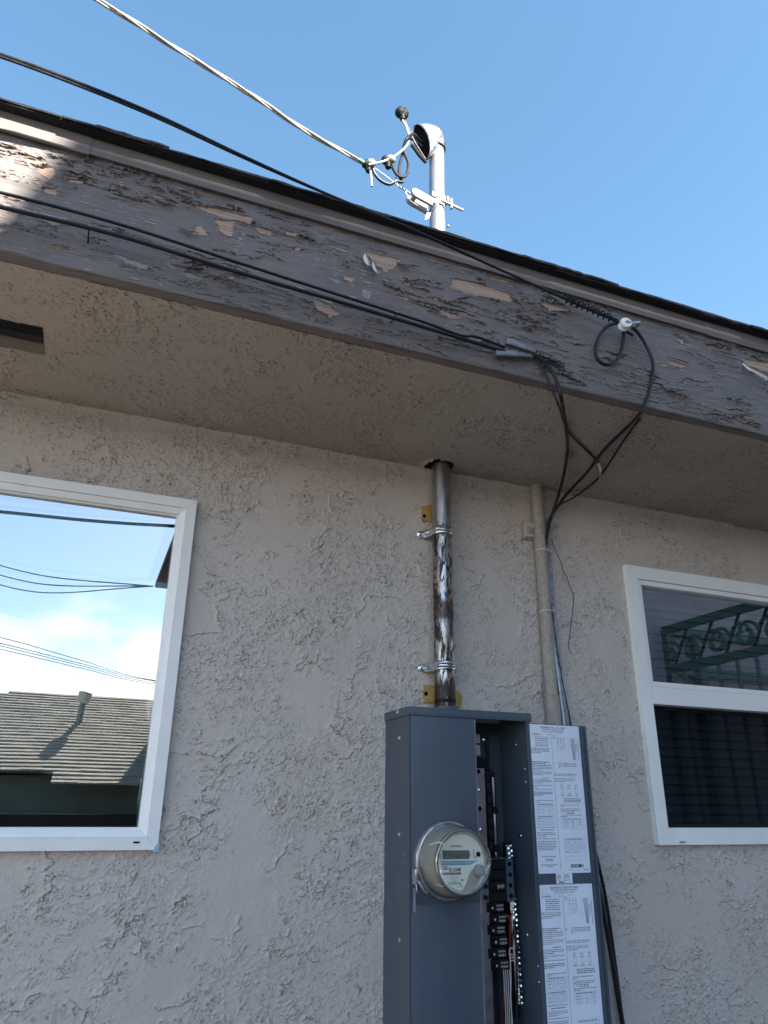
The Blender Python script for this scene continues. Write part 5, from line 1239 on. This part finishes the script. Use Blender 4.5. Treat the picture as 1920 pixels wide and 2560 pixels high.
    w = MB(); w.tube(spline([O(-.078, .040)+Vector((0, .03, 0)), O(-.070, .048)+Vector((0, -.004, 0)), O(-.062, .046)+Vector((0, -.014, 0)), O(-.056, .038)+Vector((0, -.015, 0))], 5), .0010, 6); w.build('cover_nib', 'vinyl', t); w = MB()
    w.tube(spline([O(-.066, -.052)+Vector((0, .02, 0)), O(-.060, -.055)+Vector((0, -.006, 0)), O(-.055, -.048)+Vector((0, -.014, 0))], 5), .0010, 6); w.build('cover_nib', 'vinyl', t); MB.POST = None
MAT['ringm'] = simple('ring_metal', (.55, .55, .60), .30, .9, var=.1)
MAT['tagm'] = simple('seal_tag', (.20, .22, .28), .5, .2)
MAT['beige2'] = simple('meter_dial', (.38, .40, .36), .55, var=.05)
MAT['knobm'] = simple('clear_knob', (.22, .22, .23), .25, var=.2)
MAT['rim'] = glass('cover_rim', .16, (.9, .9, .85), (.62, .60, .54), .1)
meter()
# ------------------------------------------------------------------ across the yard; in the left window
def neighbour():
    t = thing('neighbour_house', (-2, -18, 0), 'single storey house across the yard with grey shingled hip roof; in the left window', 'house')
    ye, yr, ze, zr = -14.0, -18.0, 2.14, 4.06; sl = (zr-ze)/(ye-yr)*-1
    n = 26; V = []; F = []; r = MB()
    for i in range(-3, n):
        a, b = i/n, (i+1)/n; y0 = ye+(yr-ye)*a; y1 = ye+(yr-ye)*b; z0 = ze+(zr-ze)*a; z1 = ze+(zr-ze)*b
        xl = -13+(11.2)*a if False else -12+(10.6)*(a); xr = 1.55
        if i < 0: xl = -.42
        rng = random.Random(i+9); x = xl
        while x < xr:
            wd = min(rng.uniform(.25, .5), xr-x); u = rng.uniform(0, .012)
            if i < 3 and x < -.46 and False: pass
            r.quad((x, y0, z0+.022+u), (x+wd, y0, z0+.022+u), (x+wd, y1, z1+.003), (x, y1, z1+.003)); r.quad((x, y0, z0-.004), (x+wd, y0, z0-.004), (x+wd, y0, z0+.022+u), (x, y0, z0+.022+u)); x += wd
    o = r.build('roof', 'nshingle', t, smooth=False)
    b = MB(); b.add([(-12, ye, ze-.03), (1.55, ye, ze-.03), (1.55, -22, ze-.03), (-12, -22, ze-.03), (-1.4, yr, zr-.03), (1.55, yr, zr-.03)], [(0, 1, 5, 4), (1, 2, 5), (2, 3, 4, 5), (3, 0, 4), (0, 3, 2, 1)]); b.build('roof_deck', 'gwall', t, smooth=False)
    MB().box(-11.6, 1.4, -21.6, ye-.5, 0, ze-.06).build('wall', 'gwall', t, smooth=False)
    v = MB(); vx, vy = -.13, -16.3; vz = ze+(vy-ye)/(yr-ye)*(zr-ze)
    v.tube([(vx, vy, vz-.1), (vx+.03, vy, vz+.46)], .065, 16); v.build('roof_vent', 'wedge', t); MB().lathe([(.10, 0), (.15, .04), (.15, .24), (.12, .26)], (vx+.03, vy, vz+.44), (.12, 0, 1), 20).build('vent_cap', 'ventpipe', t)
    MB().box(-9, 1.6, -13.3, -13.2, 0, 1.25).build('x', 'hedge') if False else None
    f = MB().box(-9, 1.6, -12.9, -12.8, 0, 1.42)
    tag(f.build('dark_fence', 'hedge', smooth=False), 'low dark fence in front of the house across the yard', 'fence')
neighbour()
def tall():
    t = thing('apartment_building', (7, -11, 0), 'two storey pink stucco building behind the camera; in the right window', 'building')
    H = 6.94
    MB().box(1.72, 14, -16.6, -5.6, 0, H-.16).build('wall', 'pink', t, smooth=False)
    r = MB().box(1.185, 14.5, -17.3, -5.0, H-.14, H, .005); r.build('roof', 'darkwood', t, smooth=False)
    # dark awning hanging at the far corner of the eave
    # green wrought iron balcony guard on the facade
    g = thing('balcony_guard', (7.0, -5.6, 2.0), 'green wrought iron balcony cage with scrolls; in the right window', 'railing')
    x0, x1, yw, yf, zt, zb = 7.0, 10.6, -5.6, -3.0, 3.80, 1.2
    s = .05; a = MB()
    for x in (x0, x1):
        for y in (yw+s, yf): a.box(x-s, x+s, y-s, y+s, zb, zt)
    a.box(x0-s, x0+s, yw+.50, yw+.50+2*s, zb, zt-.52); a.box(x0+.45-s, x0+.45+s, yw, yw+2*s, zb, zt)
    a.build('post', 'iron', g, smooth=False)
    b = MB()
    for z in (zt, zt-.52):
        for x in (x0, x1): b.box(x-s*.7, x+s*.7, yw, yf, z-.05, z+.05)
        b.box(x0, x1, yf-s*.7, yf+s*.7, z-.055, z+.055)
        b.box(x0, x1, yw+.01, yw+.09, z-.055, z+.055)
    b.build('beam', 'iron', g, smooth=False)
    c = MB()
    def scroll(o, ex, r, turn):
        pts = []
        for k in range(22): q = k/21; an = q*turn*2*math.pi; rr = r*(1-.72*q); pts.append(Vector(o)+Vector(ex)*(rr*math.cos(an)-r)+Vector((0, 0, 1))*(rr*math.sin(an)))
        c.tube(pts, .022, 6)
    for y in np.arange(yw+.25, yf, .42):
        for e in (1, -1): scroll((x0, y, zt-.31), (0, e, 0), .17, 1.3); c.tube([(x0, y-.18, zt-.58), (x0, y+.18, zt-.04)], .02, 6)
    for x in np.arange(x0+.3, x1, .42):
        scroll((x, yf, zt-.31), (1, 0, 0), .17, 1.3); scroll((x, yf, zt-.31), (-1, 0, 0), .17, -1.3)
    c.build('scrollwork', 'iron', g)
    d = MB()
    for i, x in enumerate(np.arange(x0+.28, x1, .28)):
        d.tube([(x, yf, zb), (x, yf, zt-.52)], .025, 6)
        if i % 2 == 0:
            for e in (1, -1):
                pts = [Vector((x+e*(.02+.07*math.sin(q*2.2)), yf, zt-1.05+.12*q*math.cos(q*2.5))) for q in np.linspace(0, 2, 12)]; d.tube(pts, .018, 6)
    for y in np.arange(yw+.28, yf, .28): d.tube([(x0, y, zb), (x0, y, zt-.52)], .025, 6)
    d.build('baluster', 'iron', g)
tall()
def far_wires():
    # wires of the street; in the left window; each end where it is fastened
    eave = Vector((1.13, -17.2, 6.80))
    for i, (dx, dz) in enumerate(((-.131, .296), (-.131, .284), (-.131, .272))):
        k = 22; a = Vector((dx*k-2.0, 2-k-6, 1.6+dz*(k+5))); m = (a+eave)/2-Vector((0, 0, .25+.1*i))
        cable('street_wire', [a, m, eave], .018, 'black', ['topmost', 'middle', 'lowest'][i]+' of three dark wires ending at the pink building eave; in the left window', 'wire', k=10, seg=6)
    for i, (z0, z1) in enumerate(((.186, .147), (.179, .146), (.176, .144), (.172, .142))):
        k = 30; pts = [Vector((-.111*k-4, 2-k, 1.6+(z0+.02)*k)), Vector((-.111*k, 2-k, 1.6+z0*k)), Vector((-.01*k, 2-k, 1.6+(z0*.45+z1*.55)*k)), Vector((.08*k, 2-k, 1.6+z1*k)), Vector((.3*k, 2-k, 1.6+(z1-.01)*k))]
        cable('street_wire', pts, .016, 'black', ['first', 'second', 'third', 'fourth'][i]+' of four street wires above the shingled roof; in the left window', 'wire', k=10, seg=6)
    k = 9; cable('street_cable', [Vector((-.141*k-6, 2-k, 1.6+.33*k)), Vector((-.141*k, 2-k, 1.6+.348*k)), Vector((.09*k, 2-k, 1.6+.362*k)), Vector((1.72, 2-k, 1.6+.366*k))], .022, 'black', 'thick dark cable high above the yard; in the left window', 'cable', seg=8)
far_wires()
